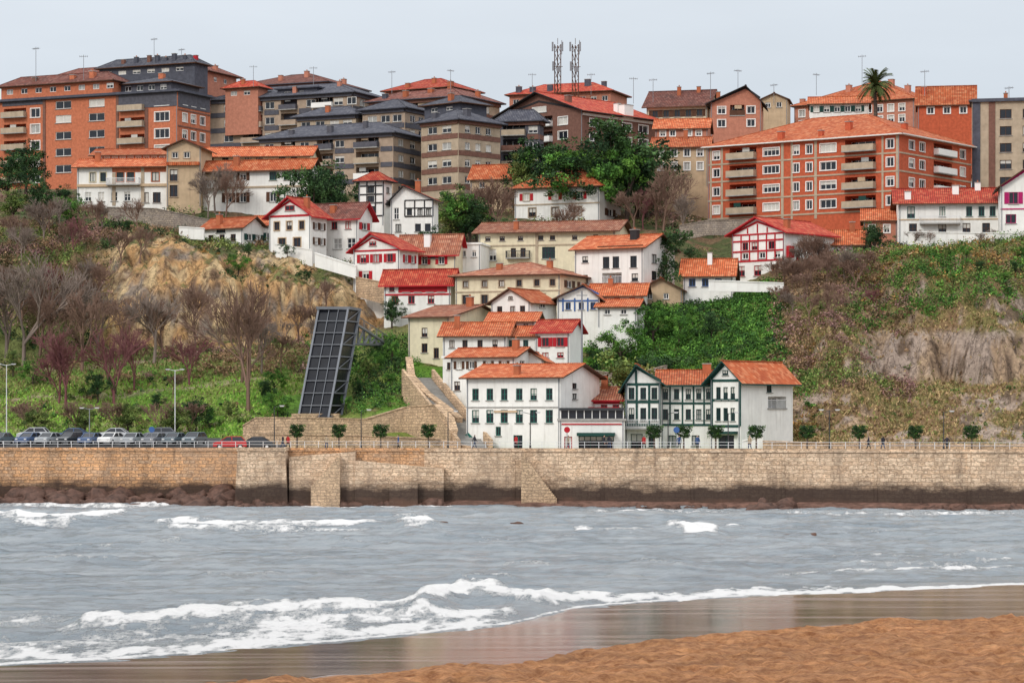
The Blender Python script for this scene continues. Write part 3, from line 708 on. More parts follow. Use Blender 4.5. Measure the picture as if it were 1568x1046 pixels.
# --- upper right rooftops
b=Bld('pink_brick_building',1216,1400,1488,152,210,500,30,wall='pink_brick'); b.win('f',ar(1228,1395,17),[163,180],9,11,surr='white_paint'); b.win('s',[1410,1430,1450,1470],[163,182],8,10,surr='white_paint'); b.roof('hip',126,'roof_orange',.7)
for x,y in ((1229,112),(1300,105),(1390,112),(1440,120),(1365,115)): b.chim(x,y,.5,1.1,'pink_brick')
b.box('f',1262,141,1288,152,.0,1.5,'white_paint'); b.box('f',1300,143,1316,152,.0,1.5,'white_paint'); b.done()
b=Bld('red_gable_house',1405,1492,None,158,215,460,10,wall='red_brick'); b.win('f',[1425,1450,1475],[168],10,10,surr='white_paint'); b.roof('gx',132,'roof_orange',.5,); b.chim(1415,118,.5,1.0,'red_brick'); b.done()
b=Bld('white_house',1240,1330,None,158,190,470,8,wall='white_plaster',pipes=False); b.win('f',ar(1250,1325,16),[166],9,9,shut='green_paint'); b.roof('gx',148,'roof_orange',.5); b.done()
# --- big red-brick apartments
b=Bld('red_brick_apartment_building',1084,1378,1487,206,330,408,36,wall='red_brick',found=10)
rr=[219,247,277,306]
for r in rr:
    b.band('f',r+13,r+15.5,'stone_beige',.08); b.band('s',r+13,r+15.5,'stone_beige',.08)
for x0,x1 in ((1087,1090),(1104,1107),(1196,1200),(1211,1214),(1247,1251),(1350,1353),(1372,1376)): b.box('f',x0,207,x1,328,.002,.045,'stone_beige')
b.win('f',[1097],rr,10,13,surr='white_paint'); b.win('f',[1181],rr,24,12,surr='white_paint',mull=3); b.win('f',[1219,1239],rr,9,14,surr='white_paint')
b.win('f',[1268],rr,24,13,surr='white_paint',mull=2); b.win('f',[1363],rr,11,14,surr='white_paint')
for r in rr:
    b.loggia('f',1117,1158,r-10,r+8,rail='stone_beige',rec=1.8,proj=1.0); b.loggia('f',1294,1341,r-10,r+8,rail='stone_beige',rec=1.8,proj=1.0)
b.win('s',[1396,1412],rr,8,14,surr='white_paint'); b.win('s',[1474],rr,8,14,surr='white_paint')
for r in rr: b.loggia('s',1430,1458,r-10,r+8,rail='white_paint',rec=1.5,proj=.8)
b.roof('hip',178,'roof_orange',.9,fas='white_paint')
for x in (1170,1257,1300,1385): b.chim(x,168,.45,.9,'red_brick')
b.done()
b=Bld('stone_tower_block',1488,1640,None,152,300,425,12,wall='stone_beige',found=10); b.box('f',1489,153,1501,298,.003,.12,'slate'); b.win('f',[1495],ar(165,290,24),7,16,fr='metal_grey',sill=False)
b.win('f',[1540,1575],ar(172,290,26),18,14,fr='brown_wood'); b.box('f',1514,153,1524,298,.003,.09,'brown_brick'); b.band('f',148,153,'slate',.5); b.roof('flat',150,'slate',1.2); b.chim(1540,140); b.done()
# --- long white house at left
b=Bld('villa_upper_storey',142,250,None,237,262,432,6,wall='orange_brick',pipes=False); b.win('f',ar(152,250,12),[243],7,7,surr='white_paint',sill=False); b.roof('gx',228,'roof_orange',.6); b.done()
b=Bld('white_villa',118,262,None,254,316,421,6,wall='white_plaster')
b.win('f',[142,158],[270],9,14,fr='green_paint',surr='cream_plaster'); b.win('f',[184,200,238],[270],11,14,fr='green_paint',surr='orange_brick')
b.box('f',172,255,254,263,.003,.06,'orange_brick'); b.band('f',281,285,'beige_plaster',.3); b.box('f',172,264,177,314,.003,.09,'stone_beige'); b.box('f',216,256,221,314,.003,.09,'stone_beige')
b.win('f',[135,155,175,195],[300],10,14,tr=1); b.win('f',[222,240],[302],12,16,fr='brown_wood'); b.balcony('f',165,215,282,1.2,'metal_white')
b.roof('gx',243,'roof_orange',.8); b.chim(150,228); b.done()
b=Bld('villa_stair_tower',255,308,None,226,316,419,6,wall='beige_plaster'); b.win('f',[268,286],[237],9,9,surr='stone_beige'); b.win('f',[266],[268,292],12,18,surr='stone_beige',fr='brown_wood'); b.box('f',256,248,306,253,.0,.6,'roof_orange'); b.roof('gy',213,'roof_red',.7); b.done()
b=Bld('villa_upper_storey',300,474,None,238,270,428,6,wall='cream_plaster',pipes=False); b.win('f',[322,345,380,397,432,450],[242],10,6,fr='teal_paint',sill=False); b.roof('gx',225,'roof_orange',.7); b.done()
b=Bld('white_villa',284,474,486,256,318,416,14,wall='white_plaster')
b.box('f',286,257,345,272,.003,.05,'beige_plaster'); b.win('f',[300,316,332],[267],9,12,fr='brown_wood'); b.win('f',[372],[268],10,12,shut='brown_wood'); b.win('f',[418,440],[268],11,13,fr='teal_paint',mull=2); b.win('f',[460],[268],10,12,shut='brown_wood')
b.band('f',283,286,'stone_beige',.12); b.win('f',[300,350,372,418],[300],10,15,shut='brown_wood'); b.win('f',[440,460],[298],11,15,fr='teal_paint',tr=1)
b.balcony('f',292,340,284); b.win('s',[481],[268,298],3,12); b.roof('gx',245,'roof_orange',.8); b.chim(356,226); b.done()
# --- white tall timber house
b=Bld('white_timber_tower_house',549,588,600,278,345,402,20,wall='white_plaster')
for y in (284,297,310,330): b.strip('f',549.5,y,587,y,.22,'dark_wood')
for x in (550,562,575,587): b.strip('f',x,278,x,330,.2,'dark_wood')
b.win('f',[568],[290,304],10,10,fr='dark_wood'); b.win('f',[568],[321],12,12,fr='dark_wood'); b.win('s',[594],[290,310],5,9,fr='dark_wood'); b.roof('hip',263,'roof_red',.7,fas='dark_wood'); b.done()
b=Bld('white_timber_house',598,664,671,306,372,398,12,wall='white_plaster')
for y in (306,318,331): b.strip('f',620,y,663,y,.18,'dark_wood')
for x in (620,635,650,663): b.strip('f',x,306,x,331,.18,'dark_wood')
b.win('f',[607],[326],8,18,tr=1); b.win('f',[627,643,656],[324],8,10,fr='dark_wood'); b.win('f',[610,640,655],[348],9,12,fr='dark_wood')
b.roof('gy',284,'roof_red',.7,rx=618,fas='dark_wood'); b.chim(640,280,.5); b.done()
# --- cliff-top houses
b=Bld('white_house',310,372,406,347,400,392,32,wall='white_plaster'); b.win('f',[323,340,357],[363],8,11,fr='brown_wood'); b.win('f',[338],[352],14,6,fr='green_paint'); b.win('s',[382,395],[362],8,10,shut='green_paint'); b.roof('gx',333,'roof_orange',.6); b.chim(328,328,.5); b.done()
b=Bld('white_house',385,428,None,345,395,396,8,wall='white_plaster'); b.win('f',[397,412],[362],8,12,shut='green_paint'); b.roof('gx',330,'roof_orange',.5); b.done()
b=Bld('red_gable_villa',412,476,500,328,402,387,28,wall='white_plaster')
b.win('f',[424,443,462],[344],8,13,fr='brown_wood',surr='beige_plaster'); b.win('f',[432,455],[370],11,14,fr='brown_wood',surr='beige_plaster'); b.win('f',[444],[317],14,8,fr='red_paint')
b.strip('f',412,326,444,306,.3,'red_paint'); b.strip('f',444,306,475,326,.3,'red_paint'); b.strip('f',413,329,475,329,.3,'red_paint')
b.win('s',[484,493],[345,368],5,11,shut='brown_wood'); b.roof('gy',301,'roof_red',.8,fas='red_paint'); b.chim(470,296,.5); b.done()
b=Bld('white_villa',476,548,570,330,398,391,25,wall='white_plaster')
b.win('f',[490,512,533],[344],9,12,fr='red_paint'); b.win('f',[494,517,538],[372],13,16,fr='white_paint',tr=1); b.win('s',[558],[345,370],8,11,shut='red_paint'); b.roof('gx',311,'roof_dark',.8,fas='red_paint'); b.chim(505,308,.4); b.done()
b=Bld('white_red_house',541,612,640,380,450,376,30,wall='white_plaster')
b.win('f',[556,576,597],[394],9,13,shut='red_paint',fr='red_paint'); b.win('f',[560,600],[420],10,14,shut='red_paint'); b.strip('f',543,382,611,382,.25,'red_paint'); b.strip('f',543,379,570,362,.25,'red_paint'); b.strip('f',570,362,610,378,.25,'red_paint'); b.win('f',[571],[371],10,7,fr='red_paint')
b.win('s',[622,632],[395,420],5,12,shut='red_paint'); b.roof('gy',356,'roof_red',.8,rx=570,fas='red_paint'); b.done()
b=Bld('white_house',612,698,710,384,440,381,15,wall='cream_plaster'); b.win('f',[628,650,676],[398],9,12,shut='red_paint'); b.win('f',[660],[390],26,10,fr='green_paint',mull=3); b.roof('gx',359,'roof_old',.7,fas='red_paint'); b.chim(655,352,.5,1.0,'white_paint'); b.done()
b=Bld('white_annex',698,736,None,374,430,384,10,wall='white_plaster'); b.win('f',[710,726],[388],7,10); b.roof('flat',370,'white_plaster',.5); b.done()
# --- cream long building
b=Bld('cream_apartment_house',733,942,963,352,415,386,15,wall='cream_plaster')
b.win('f',[747,769,797,828,846,880,912],[362],8,7,fr='brown_wood'); b.win('f',[752],[387],16,18,tr=1,mull=2); b.win('f',[786,801],[384],8,14,fr='brown_wood',tr=1); b.win('f',[840],[385],20,18,mull=3,tr=1,fr='green_paint'); b.win('f',[885,915],[384],9,14,fr='brown_wood')
b.box('f',820,353,824,412,.003,.1,'stone_beige'); b.band('f',372,374,'stone_beige',.1); b.balcony('f',776,812,392,.8); b.win('s',[952],[365,385],7,10)
b.roof('gx',339,'roof_old',.9,fas='brown_wood'); b.chim(790,334,.5); b.done()
b=Bld('white_hip_house',788,918,951,286,345,424,22,wall='white_plaster'); b.win('f',[806,850,888],[298],9,11,shut='red_paint',surr='stone_beige'); b.win('f',[815,850,885],[322],11,14,fr='brown_wood',surr='stone_beige'); b.win('s',[934],[298,322],8,11,shut='brown_wood'); b.band('f',309,311,'stone_beige',.1); b.roof('hip',259,'roof_orange',.8,fas='brown_wood'); b.chim(858,250,.5); b.chim(905,258,.5); b.done()
b=Bld('beige_house',720,786,800,272,330,436,15,wall='beige_plaster'); b.win('f',[738],[282],8,9); b.roof('gx',252,'roof_orange',.5); b.done()
b=Bld('white_modern_house',880,985,1033,378,450,366,30,wall='white_plaster')
b.win('f',[896],[394],9,10,fr='dark_wood'); b.win('f',[928,943,970],[400],10,18,fr='dark_wood',tr=1); b.loggia('f',922,952,416,432,rail='metal_white',bars=True); b.win('f',[895,972],[424],10,12,fr='dark_wood'); b.win('s',[1002,1018],[394,420],8,14,fr='dark_wood'); b.strip('f',915,376,985,376,.3,'brown_wood')
b.roof('gx',360,'roof_orange',.7); b.chim(972,350,.5,1.0,'dark_wood'); b.done()
# --- red-timber house
b=Bld('red_timber_house',1121,1202,1277,354,432,372,42,wall='white_plaster')
for y in (356,366,382,397): b.strip('f',1121.5,y,1201,y,.24,'red_paint')
for x in (1122,1135,1148,1161,1174,1187,1200): b.strip('f',x,356,x,397,.2,'red_paint')
b.strip('f',1121,354,1160,337,.28,'red_paint'); b.strip('f',1160,337,1201,353,.28,'red_paint'); b.strip('f',1160,340,1160,354,.2,'red_paint'); b.strip('f',1145,354,1145,346,.2,'red_paint'); b.strip('f',1175,354,1175,346,.2,'red_paint')
b.win('f',[1141,1155,1181],[374],9,12,fr='red_paint'); b.win('f',[1141,1167,1190],[389],9,9,fr='white_paint'); b.win('f',[1135,1160,1187],[412],11,16,fr='red_paint',tr=1)
b.win('s',[1222,1240,1258],[392],6,9,fr='red_paint'); b.box('s',1204,376,1212,394,.003,.5,'red_paint'); b.roof('gy',332,'roof_red',.8,fas='red_paint',rx=1160); b.chim(1205,334,.3); b.done()
b=Bld('orange_roof_house',1046,1122,None,421,460,366,8,wall='white_plaster'); b.win('f',[1060,1080,1100],[432],10,12,fr='blue_paint'); b.roof('gx',396,'roof_orange',.6); b.chim(1087,404,.4,.8,'white_paint'); b.done()
# --- right-hand white houses
b=Bld('white_house',1376,1545,None,308,375,385,6,wall='white_plaster'); b.win('f',[1395],[324],12,18,fr='teal_paint',surr='white_paint'); b.win('f',[1443,1484,1503,1520],[323],9,15,fr='teal_paint'); b.win('f',[1398,1443,1480,1510],[349],12,16,fr='brown_wood',tr=1)
b.band('f',334,336,'beige_plaster',.08); b.balcony('f',1408,1470,341,1.1,'metal_white'); b.roof('gx',288,'roof_red',.9); b.chim(1463,279,.4,.9,'white_paint'); b.chim(1390,300,.3,.9,'white_paint'); b.chim(1497,283,.5,.9,'white_paint'); b.done()
b=Bld('white_magenta_house',1532,1640,None,284,352,376,8,wall='white_plaster'); b.win('f',[1552],[302],14,18,fr='magenta_paint',shut='magenta_paint'); b.win('f',[1548],[334],16,14,fr='magenta_paint'); b.strip('f',1533,284,1586,250,.3,'magenta_paint'); b.band('f',318,320,'magenta_paint'); b.roof('gy',246,'roof_red',.8); b.done()
b=Bld('brick_cottage',1322,1374,None,337,390,392,8,wall='pink_brick'); b.win('f',[1335,1358],[350],9,12,surr='white_paint'); b.roof('gx',320,'roof_orange',.5); b.done()
b=Bld('orange_roof_house',1264,1320,None,374,410,380,8,wall='beige_plaster'); b.win('f',[1280,1300],[384],8,9,surr='white_paint'); b.roof('gx',352,'roof_orange',.5); b.chim(1305,344); b.done()
# --- mid cluster
b=Bld('red_timber_house',588,690,700,431,485,368,14,wall='white_plaster')
b.box('f',610,432,685,447,.003,.06,'red_paint'); b.win('f',[600],[440],8,10,fr='red_paint'); b.win('f',[622,640,658,675],[441],10,10,gl='curtain'); b.win('f',[605,630,660],[458],10,12,fr='red_paint',gl='glass'); b.strip('f',589,450,690,450,.25,'red_paint')
b.roof('gx',412,'roof_red',.7,fas='red_paint'); b.done()
b=Bld('cream_terrace_house',697,858,912,421,495,361,22,wall='cream_plaster')
b.win('f',[713,742,768,795,822,846],[432],8,10,fr='brown_wood',surr='stone_beige'); b.win('f',[713,742,768,795,830],[456],10,14,fr='brown_wood',surr='stone_beige'); b.band('f',443,445,'stone_beige',.1); b.win('s',[872,892],[433,455],8,11,shut='brown_wood'); b.roof('hip',402,'roof_old',.8); b.chim(765,398,.5); b.chim(842,402,.5); b.done()
b=Bld('white_cottage',752,812,852,462,510,350,32,wall='white_plaster'); b.win('f',[765,785,800],[473],8,11,fr='brown_wood'); b.win('f',[782],[455],6,5,fr='brown_wood'); b.win('s',[830],[465],8,10); b.roof('gy',441,'roof_orange',.6); b.done()
b=Bld('white_blue_house',853,918,None,456,500,353,8,wall='white_plaster'); b.strip('f',853,454,893,438,.25,'blue_paint'); b.strip('f',893,438,917,450,.25,'blue_paint')
for x in (862,880,900): b.strip('f',x,456,x,476,.2,'blue_paint')
b.strip('f',854,460,917,460,.2,'blue_paint'); b.win('f',[870,890,908],[468],8,11,fr='blue_paint'); b.roof('gy',435,'roof_orange',.7,rx=893); b.done()
b=Bld('orange_roof_house',905,985,None,452,490,360,8,wall='white_plaster'); b.win('f',[920,945,968],[460],9,9,fr='red_paint'); b.roof('gx',434,'roof_orange',.6); b.chim(935,430,.5,.8); b.done()
b=Bld('orange_roof_house',978,1045,None,444,480,366,8,wall='beige_plaster'); b.win('f',[995,1020],[453],8,9); b.roof('gy',425,'roof_orange',.6,rx=1012); b.done()
b=Bld('orange_roof_house',915,975,None,470,500,350,10,wall='white_plaster'); b.win('f',[930,955],[477],9,8); b.roof('gx',458,'roof_orange',.5); b.done()
b=Bld('white_terrace_house',625,688,778,485,580,345,24,wall='cream_plaster'); b.win('f',[650],[508,532],9,14,fr='brown_wood'); b.win('f',[668],[540],8,16,fr='brown_wood'); b.win('s',[720,755],[500],9,10); b.roof('gx',467,'roof_old',.7); b.chim(742,462,.4); b.done()
b=Bld('orange_roof_house',748,818,None,492,530,344,8,wall='white_plaster'); b.win('f',[760,785,805],[498],9,8); b.roof('gx',478,'roof_orange',.6); b.done()
b=Bld('white_terrace_house',678,775,None,513,580,338,8,wall='white_plaster'); b.win('f',[692,712,735,758],[526],8,12,fr='brown_wood'); b.roof('gx',493,'roof_orange',.7); b.chim(700,486,.4); b.done()
b=Bld('white_terrace_house',770,822,None,515,570,339,8,wall='white_plaster'); b.win('f',[783,805],[526],8,12,fr='teal_paint'); b.roof('gx',499,'roof_orange',.5); b.done()
b=Bld('white_red_house',820,872,892,506,575,337,22,wall='white_plaster'); b.win('f',[835,858],[523],11,14,fr='red_paint',shut='red_paint'); b.win('f',[835,858],[543],10,8,fr='red_paint'); b.roof('gx',489,'roof_red',.6,fas='red_paint'); b.done()
b=Bld('white_terrace_house',690,788,822,546,650,322,24,wall='white_plaster'); b.win('f',[703,722,748,772],[558],8,12,shut='brown_wood'); b.win('f',[700],[590],9,14,fr='brown_wood'); b.win('s',[800],[556],8,10); b.roof('gx',532,'roof_orange',.6); b.chim(790,531,.5,.8); b.done()
b=Bld('white_cottage',790,832,None,552,600,326,8,wall='white_plaster'); b.win('f',[803,818],[560],6,7); b.roof('gy',537,'roof_orange',.5); b.done()
b=Bld('white_cottage',678,700,None,548,600,328,8,wall='white_plaster',pipes=False); b.win('f',[688],[560],7,11,fr='brown_wood'); b.roof('flat',545,'white_plaster',.4); b.done()
# --- front white house
b=Bld('white_seafront_house',714,858,918,577,692,306,26,wall='white_plaster')
b.win('f',[728,750,772,795,817,841],[603],10,18,fr='teal_paint',tr=1,gl='glass'); b.win('f',[728,750,772,795,817,841],[637],11,20,fr='teal_paint',tr=1,gl='glass')
b.box('f',714.5,622,856,624,.002,.08,'concrete'); b.win('f',[763],[660],8,14,fr='teal_paint'); b.window('f',b.a('f',786),b.z(689),b.a('f',800),b.z(666),fr='teal_paint',sill=False)
b.box('f',757,628,792,631,.002,.14,'beige_plaster'); b.strip('f',714.5,664,740,690,.5,'teal_paint'); b.box('f',715,684,756,691,.002,.06,'teal_paint')
b.win('s',[880],[590,606],7,9,fr='dark_wood'); b.roof('gx',557,'roof_orange',.7,fas='brown_wood'); b.chim(790,556,.3); b.done()
b=Bld('red_white_house',868,955,None,612,660,314,8,wall='white_plaster'); b.box('f',869,613,954,618,.002,.08,'red_paint'); b.win('f',[885,905,925,943],[624],10,10,fr='red_paint'); b.balcony('f',878,950,636,1.4,'red_paint'); b.roof('gx',592,'roof_old',.6,fas='red_paint'); b.chim(926,588); b.chim(906,600,.3,.8,'white_paint'); b.done()
b=Bld('seafront_restaurant',856,956,None,644,692,305,4,wall='white_plaster',S=9)
b.window('f',b.a('f',886),b.z(691),b.a('f',940),b.z(667),fr='green_paint',mull=5,sill=False,gl='glass'); b.window('f',b.a('f',864),b.z(690),b.a('f',876),b.z(668),fr='red_paint',sill=False); b.box('f',884,662,942,667,.01,1.6,'green_paint')
b.box('f',858,628,954,643.2,-3.0,-.1,'glass')
for x in ar(858,955,12): b.box('f',x,627,x+1.2,643.6,-.12,.02,'white_paint')
b.box('f',857,624,955,628,-3.2,.3,'metal_dark'); b.box('f',860,648,952,650,.002,.08,'red_paint')
b.roof('flat',640,'concrete',.5); b.done()
# --- dark-green timber seafront houses
G='green_paint'
b=Bld('green_timber_house',957,1012,None,586,692,309,5,wall='white_plaster',S=12)
for y in (588,615,650): b.strip('f',957.5,y,1011,y,.3,G)
for x in (959,975,994,1010): b.strip('f',x,588,x,650,.26,G)
b.strip('f',957,586,974,562,.35,G); b.strip('f',974,562,1012,583,.35,G); b.strip('f',974,566,974,587,.25,G)
b.win('f',[967,985,1002],[602],9,18,fr=G,tr=1,gl='glass'); b.win('f',[967,985,1002],[634],9,20,fr=G,tr=1,gl='glass'); b.balcony('f',957,1010,655,1.2,'metal_white'); b.window('f',b.a('f',966),b.z(690),b.a('f',984),b.z(664),fr=G,sill=False); b.win('f',[998],[676],10,16,fr=G)
b.roof('gy',557,'roof_orange',.8,rx=974,fas=G); b.done()
b=Bld('green_timber_house',1012,1092,None,588,692,311,5,wall='white_plaster',S=10)
for y in (590,617,650): b.strip('f',1012,y,1091,y,.26,G)
for x in (1026,1045,1062,1078): b.strip('f',x,590,x,650,.18,G)
b.win('f',[1019,1036,1054,1070,1085],[603],8,16,fr=G,tr=1); b.win('f',[1019,1036,1054,1070,1085],[634],8,16,fr=G,tr=1); b.win('f',[1030,1065],[674],12,16,fr=G)
b.roof('gx',566,'roof_orange',.8,fas=G); b.chim(1083,549,.4,1.0,'terracotta'); b.done()
b=Bld('green_timber_house',1088,1134,1214,580,692,307,40,wall='white_plaster')
for y in (582,612,652): b.strip('f',1089,y,1133,y,.3,G)
for x in (1090,1133): b.strip('f',x,580,x,652,.35,G)
b.strip('f',1089,579,1110,556,.35,G); b.strip('f',1110,556,1133,579,.35,G)
b.win('f',[1100,1111,1122],[602],7,20,fr=G,tr=1,gl='glass'); b.win('f',[1100,1111,1122],[634],7,20,fr=G,tr=1); b.win('f',[1111],[570],8,8,fr=G); b.box('f',1092,660,1130,664,.002,.8,G); b.window('f',b.a('f',1100),b.z(690),b.a('f',1124),b.z(666),fr=G,sill=False)
b.win('s',[1178],[594],8,12,fr=G); b.loggia('s',1176,1204,606,624,rail='metal_white',bars=True); b.strip('s',1136,581,1212,581,.3,G)
b.roof('gy',552,'roof_orange',.8,fas=G); b.done()
# ------------------------------------------------------------------ inclined lift
def lift():
    fr=MB(); gl=MB(); st=MB()
    b0=Vector((X(457,329),329,Z(640,329))); b1=Vector((X(503,327),327,Z(640,327)))
    t0=Vector((X(488,343),343,Z(474,343))); t1=Vector((X(533,341),341,Z(474,341)))
    dp=Vector((1.2,4.2,0))
    n=9
    gl.hexa([b0,b1,b1+dp,b0+dp,t0,t1,t1+dp,t0+dp])
    off=Vector((0,-.12,.05))
    fr.bar(b0+off,t0+off,.24); fr.bar(b1+off,t1+off,.24); fr.bar(b0+dp-off,t0+dp-off,.26); fr.bar(b1+dp+Vector((.1,0,0)),t1+dp+Vector((.1,0,0)),.26)
    for m in (.36,.68): fr.bar(b0.lerp(b1,m)+off,t0.lerp(t1,m)+off,.07)
    mx=Vector((.14,0,0))
    for i in range(n+1):
        t=i/n; p=b0.lerp(t0,t)+off; q=b1.lerp(t1,t)+off; fr.bar(p,q,.13); fr.bar(q+mx,q+dp+mx,.15); fr.bar(p-mx,p+dp-mx,.15)
        if i<n and i%2==0:
            q2=b1.lerp(t1,(i+1)/n)+off; fr.bar(q+mx,q2+dp+mx,.08)
    fr.hexa([t0+off+Vector((-.3,-.2,.0)),t1+off+Vector((.3,-.2,0)),t1+dp+Vector((.3,.2,0)),t0+dp+Vector((-.3,.2,0)),t0+off+Vector((-.3,-.2,.35)),t1+off+Vector((.3,-.2,.35)),t1+dp+Vector((.3,.2,.35)),t0+dp+Vector((-.3,.2,.35))])
    st.box(b0.x-.8,328.0,b0.z-4,b1.x+1.2,335,b0.z+.6)
    def tr(yoff):
        A=t1+Vector((.3,1+yoff,-1.4)); B_=Vector((X(594,360),360+yoff,Z(528,360))); A2=A+Vector((0,0,-3.0)); A3=A+Vector((0,0,1.2)); B3=B_+Vector((0,0,1.2))
        fr.bar(A,B_,.24); fr.bar(A2,B_,.24); fr.bar(A3,B3,.1)
        for i in range(6):
            p=A.lerp(B_,i/6); q=A2.lerp(B_,i/6); fr.bar(p,q,.13); r=A.lerp(B_,(i+1)/6); fr.bar(q,r,.11); fr.bar(p,A3.lerp(B3,i/6),.07)
        return A,B_
    A,B_=tr(0); A1,B1=tr(2.6)
    dk=MB(); u=Vector((0,0,.12)); dk.hexa([A+u*.1,A1+u*.1,B1+u*.1,B_+u*.1,A+u*2,A1+u*2,B1+u*2,B_+u*2])
    M('lift_glass',(.008,.009,.013),rough=.25,var=.5,scale=.5,spec=.2,bmp=0); M('lift_steel',(.17,.18,.20),rough=.6,var=.2)
    group('inclined_lift_tower',[('glass_shaft',gl,'lift_glass'),('steel_frame',fr,'lift_steel'),('base',st,'garden_stone'),('bridge_deck',dk,'concrete')])
lift()
# ------------------------------------------------------------------ telecom masts & antennas
def mast(px,ytop,ybot,D,w=1.2):
    m=MB(); x=X(px,D); z0=Z(ybot,D)-6; z1=Z(ytop,D)
    L=[(x-w/2,D),(x+w/2,D),(x,D+w)]
    for a in L: m.bar((a[0],a[1],z0),(a[0],a[1],z1),.18)
    n=8
    for i in range(n):
        za=z0+(z1-z0)*i/n; zb=z0+(z1-z0)*(i+1)/n
        for j in range(3):
            a,c=L[j],L[(j+1)%3]; m.bar((a[0],a[1],za),(c[0],c[1],zb),.08)
    m.cyl((x,D,z1),(x,D,z1+1.2),.05); m.cyl((x+.8,D,z1-2),(x+.8,D,z1+.8),.05)
    pn=MB()
    for k,dxs in ((0,(-1.0,.9)),(1,(-.9,))):
        for dx in dxs: pn.box(x+dx-.18,D-.5,z1-1.4-k*3.8,x+dx+.18,D-.3,z1+.4-k*3.8)
        m.bar((x-1.0,D-.2,z1-.6-k*3.8),(x+1.0,D-.2,z1-.6-k*3.8),.09)
    pn.cyl((x+.2,D-.7,z1-5),(x+.2,D-.4,z1-5),.5,n=14)
    group('telecom_mast',[('lattice',m,'brown_wood'),('antenna_panels',pn,'metal_grey')])
mast(854,68,125,512); mast(881,68,125,508)
def antenna(px,yt,yb,D,n=5):
    m=MB(); x=X(px,D); zt=Z(yt,D); m.cyl((0,0,Z(yb,D)-2-zt),(0,0,0),.05,n=5)
    m.bar((-.8,0,-.3),(.8,0,-.3),.05)
    for i in range(n): xx=-.7+1.4*i/(n-1); m.bar((xx,-.4,-.3),(xx,.4,-.3),.04); m.bar((xx,0,-.5),(xx,0,-.1),.04)
    o=m.obj('tv_antenna','metal_grey'); o.location=(x,D,zt); o.rotation_euler[2]=random.uniform(-.9,.9)
for a in ((55,72,108,476),(128,84,106,480),(236,58,90,536),(278,74,92,536),(388,100,118,530),(480,102,115,530),(600,108,128,518),(690,106,128,518),(970,118,142,480),(1000,120,140,486),(1088,110,134,486),(1130,106,135,482),(1185,128,145,500),(1320,84,125,505),(1416,107,130,462),(1250,112,130,500),(1545,132,150,428),(905,112,130,520),(815,112,130,520)):
    antenna(*a)
# ------------------------------------------------------------------ foliage
def leafcloud(cen,rad,n,size,cols,squash=.8,shell=.5):
    N_=len(cen); idx=np.repeat(np.arange(N_),n); K=len(idx)
    d=RNG.normal(size=(K,3)); d/=np.linalg.norm(d,axis=1)[:,None]
    r=RNG.random(K)**shell; p=cen[idx]+d*(rad[idx]*r)[:,None]*np.array([1,1,squash])
    u=RNG.normal(size=(K,3)); u/=np.linalg.norm(u,axis=1)[:,None]
    v=np.cross(u,RNG.normal(size=(K,3))); v/=np.linalg.norm(v,axis=1)[:,None]
    s=(size*RNG.uniform(.6,1.4,K))[:,None]
    co=np.stack([p-u*s,p-v*s*.55,p+u*s,p+v*s*.55],1).reshape(-1,3)
    c=cols[idx]*RNG.uniform(.65,1.4,K)[:,None]; c=np.repeat(c,4,0)
    return co,np.arange(K*4).reshape(-1,4),c
PAL={'dark':[(.03,.065,.022),(.048,.095,.03),(.018,.042,.018)],'mid':[(.065,.16,.028),(.11,.23,.04),(.04,.10,.024)],'olive':[(.14,.19,.05),(.20,.23,.07),(.08,.12,.035)],'brownish':[(.24,.15,.085),(.17,.11,.065),(.29,.19,.11)],'purple':[(.25,.14,.125),(.19,.105,.10),(.30,.19,.16)],'rust':[(.33,.18,.06),(.25,.16,.06),(.17,.16,.055)],'tan':[(.38,.27,.14),(.30,.22,.11),(.25,.21,.09)]}
def evergreen(kind,seed,wide=.42):
    r=np.random.default_rng(seed); nl=16
    lob=np.stack([r.normal(0,wide*.5,nl),r.normal(0,wide*.5,nl),r.uniform(.35,.88,nl)],1)
    k=np.clip(1.15-(lob[:,2]-.3),.35,1); lob[:,0]*=k; lob[:,1]*=k
    cen=np.repeat(lob,6,0)+r.normal(0,.075,(nl*6,3)); rad=r.uniform(.05,.11,len(cen))
    pal=np.array(PAL[kind]); cols=pal[r.integers(0,len(pal),len(cen))]*r.uniform(.6,1.6,len(cen))[:,None]
    co,f,c=leafcloud(cen,rad,55,.017,cols,.8,.45)
    tv=[];tf=[]
    def tube(p,q,r0,r1):
        p=np.array(p);q=np.array(q);o=len(co)+len(tv)
        for P_,R in ((p,r0),(q,r1)):
            for a in range(5): tv.append(P_+[math.cos(a*1.2566)*R,math.sin(a*1.2566)*R,0])
        for a in range(5): tf.append([o+a,o+(a+1)%5,o+5+(a+1)%5,o+5+a])
    tube((0,0,-.08),(0,0,.45),.03,.02)
    for l in lob[:9]: tube((0,0,.25+.1*r.random()),l,.014,.005)
    tc=np.tile([.07,.05,.04],(len(tv),1))
    return mesh_np('evergreen_tree',np.concatenate([co,np.array(tv)]),np.concatenate([f,np.array(tf)]),'leaves',np.concatenate([c,tc]))
EV={k:[evergreen(k,i+len(k)*7,w) for i,w in enumerate((.42,.5,.34))] for k in ('dark','mid','olive')}
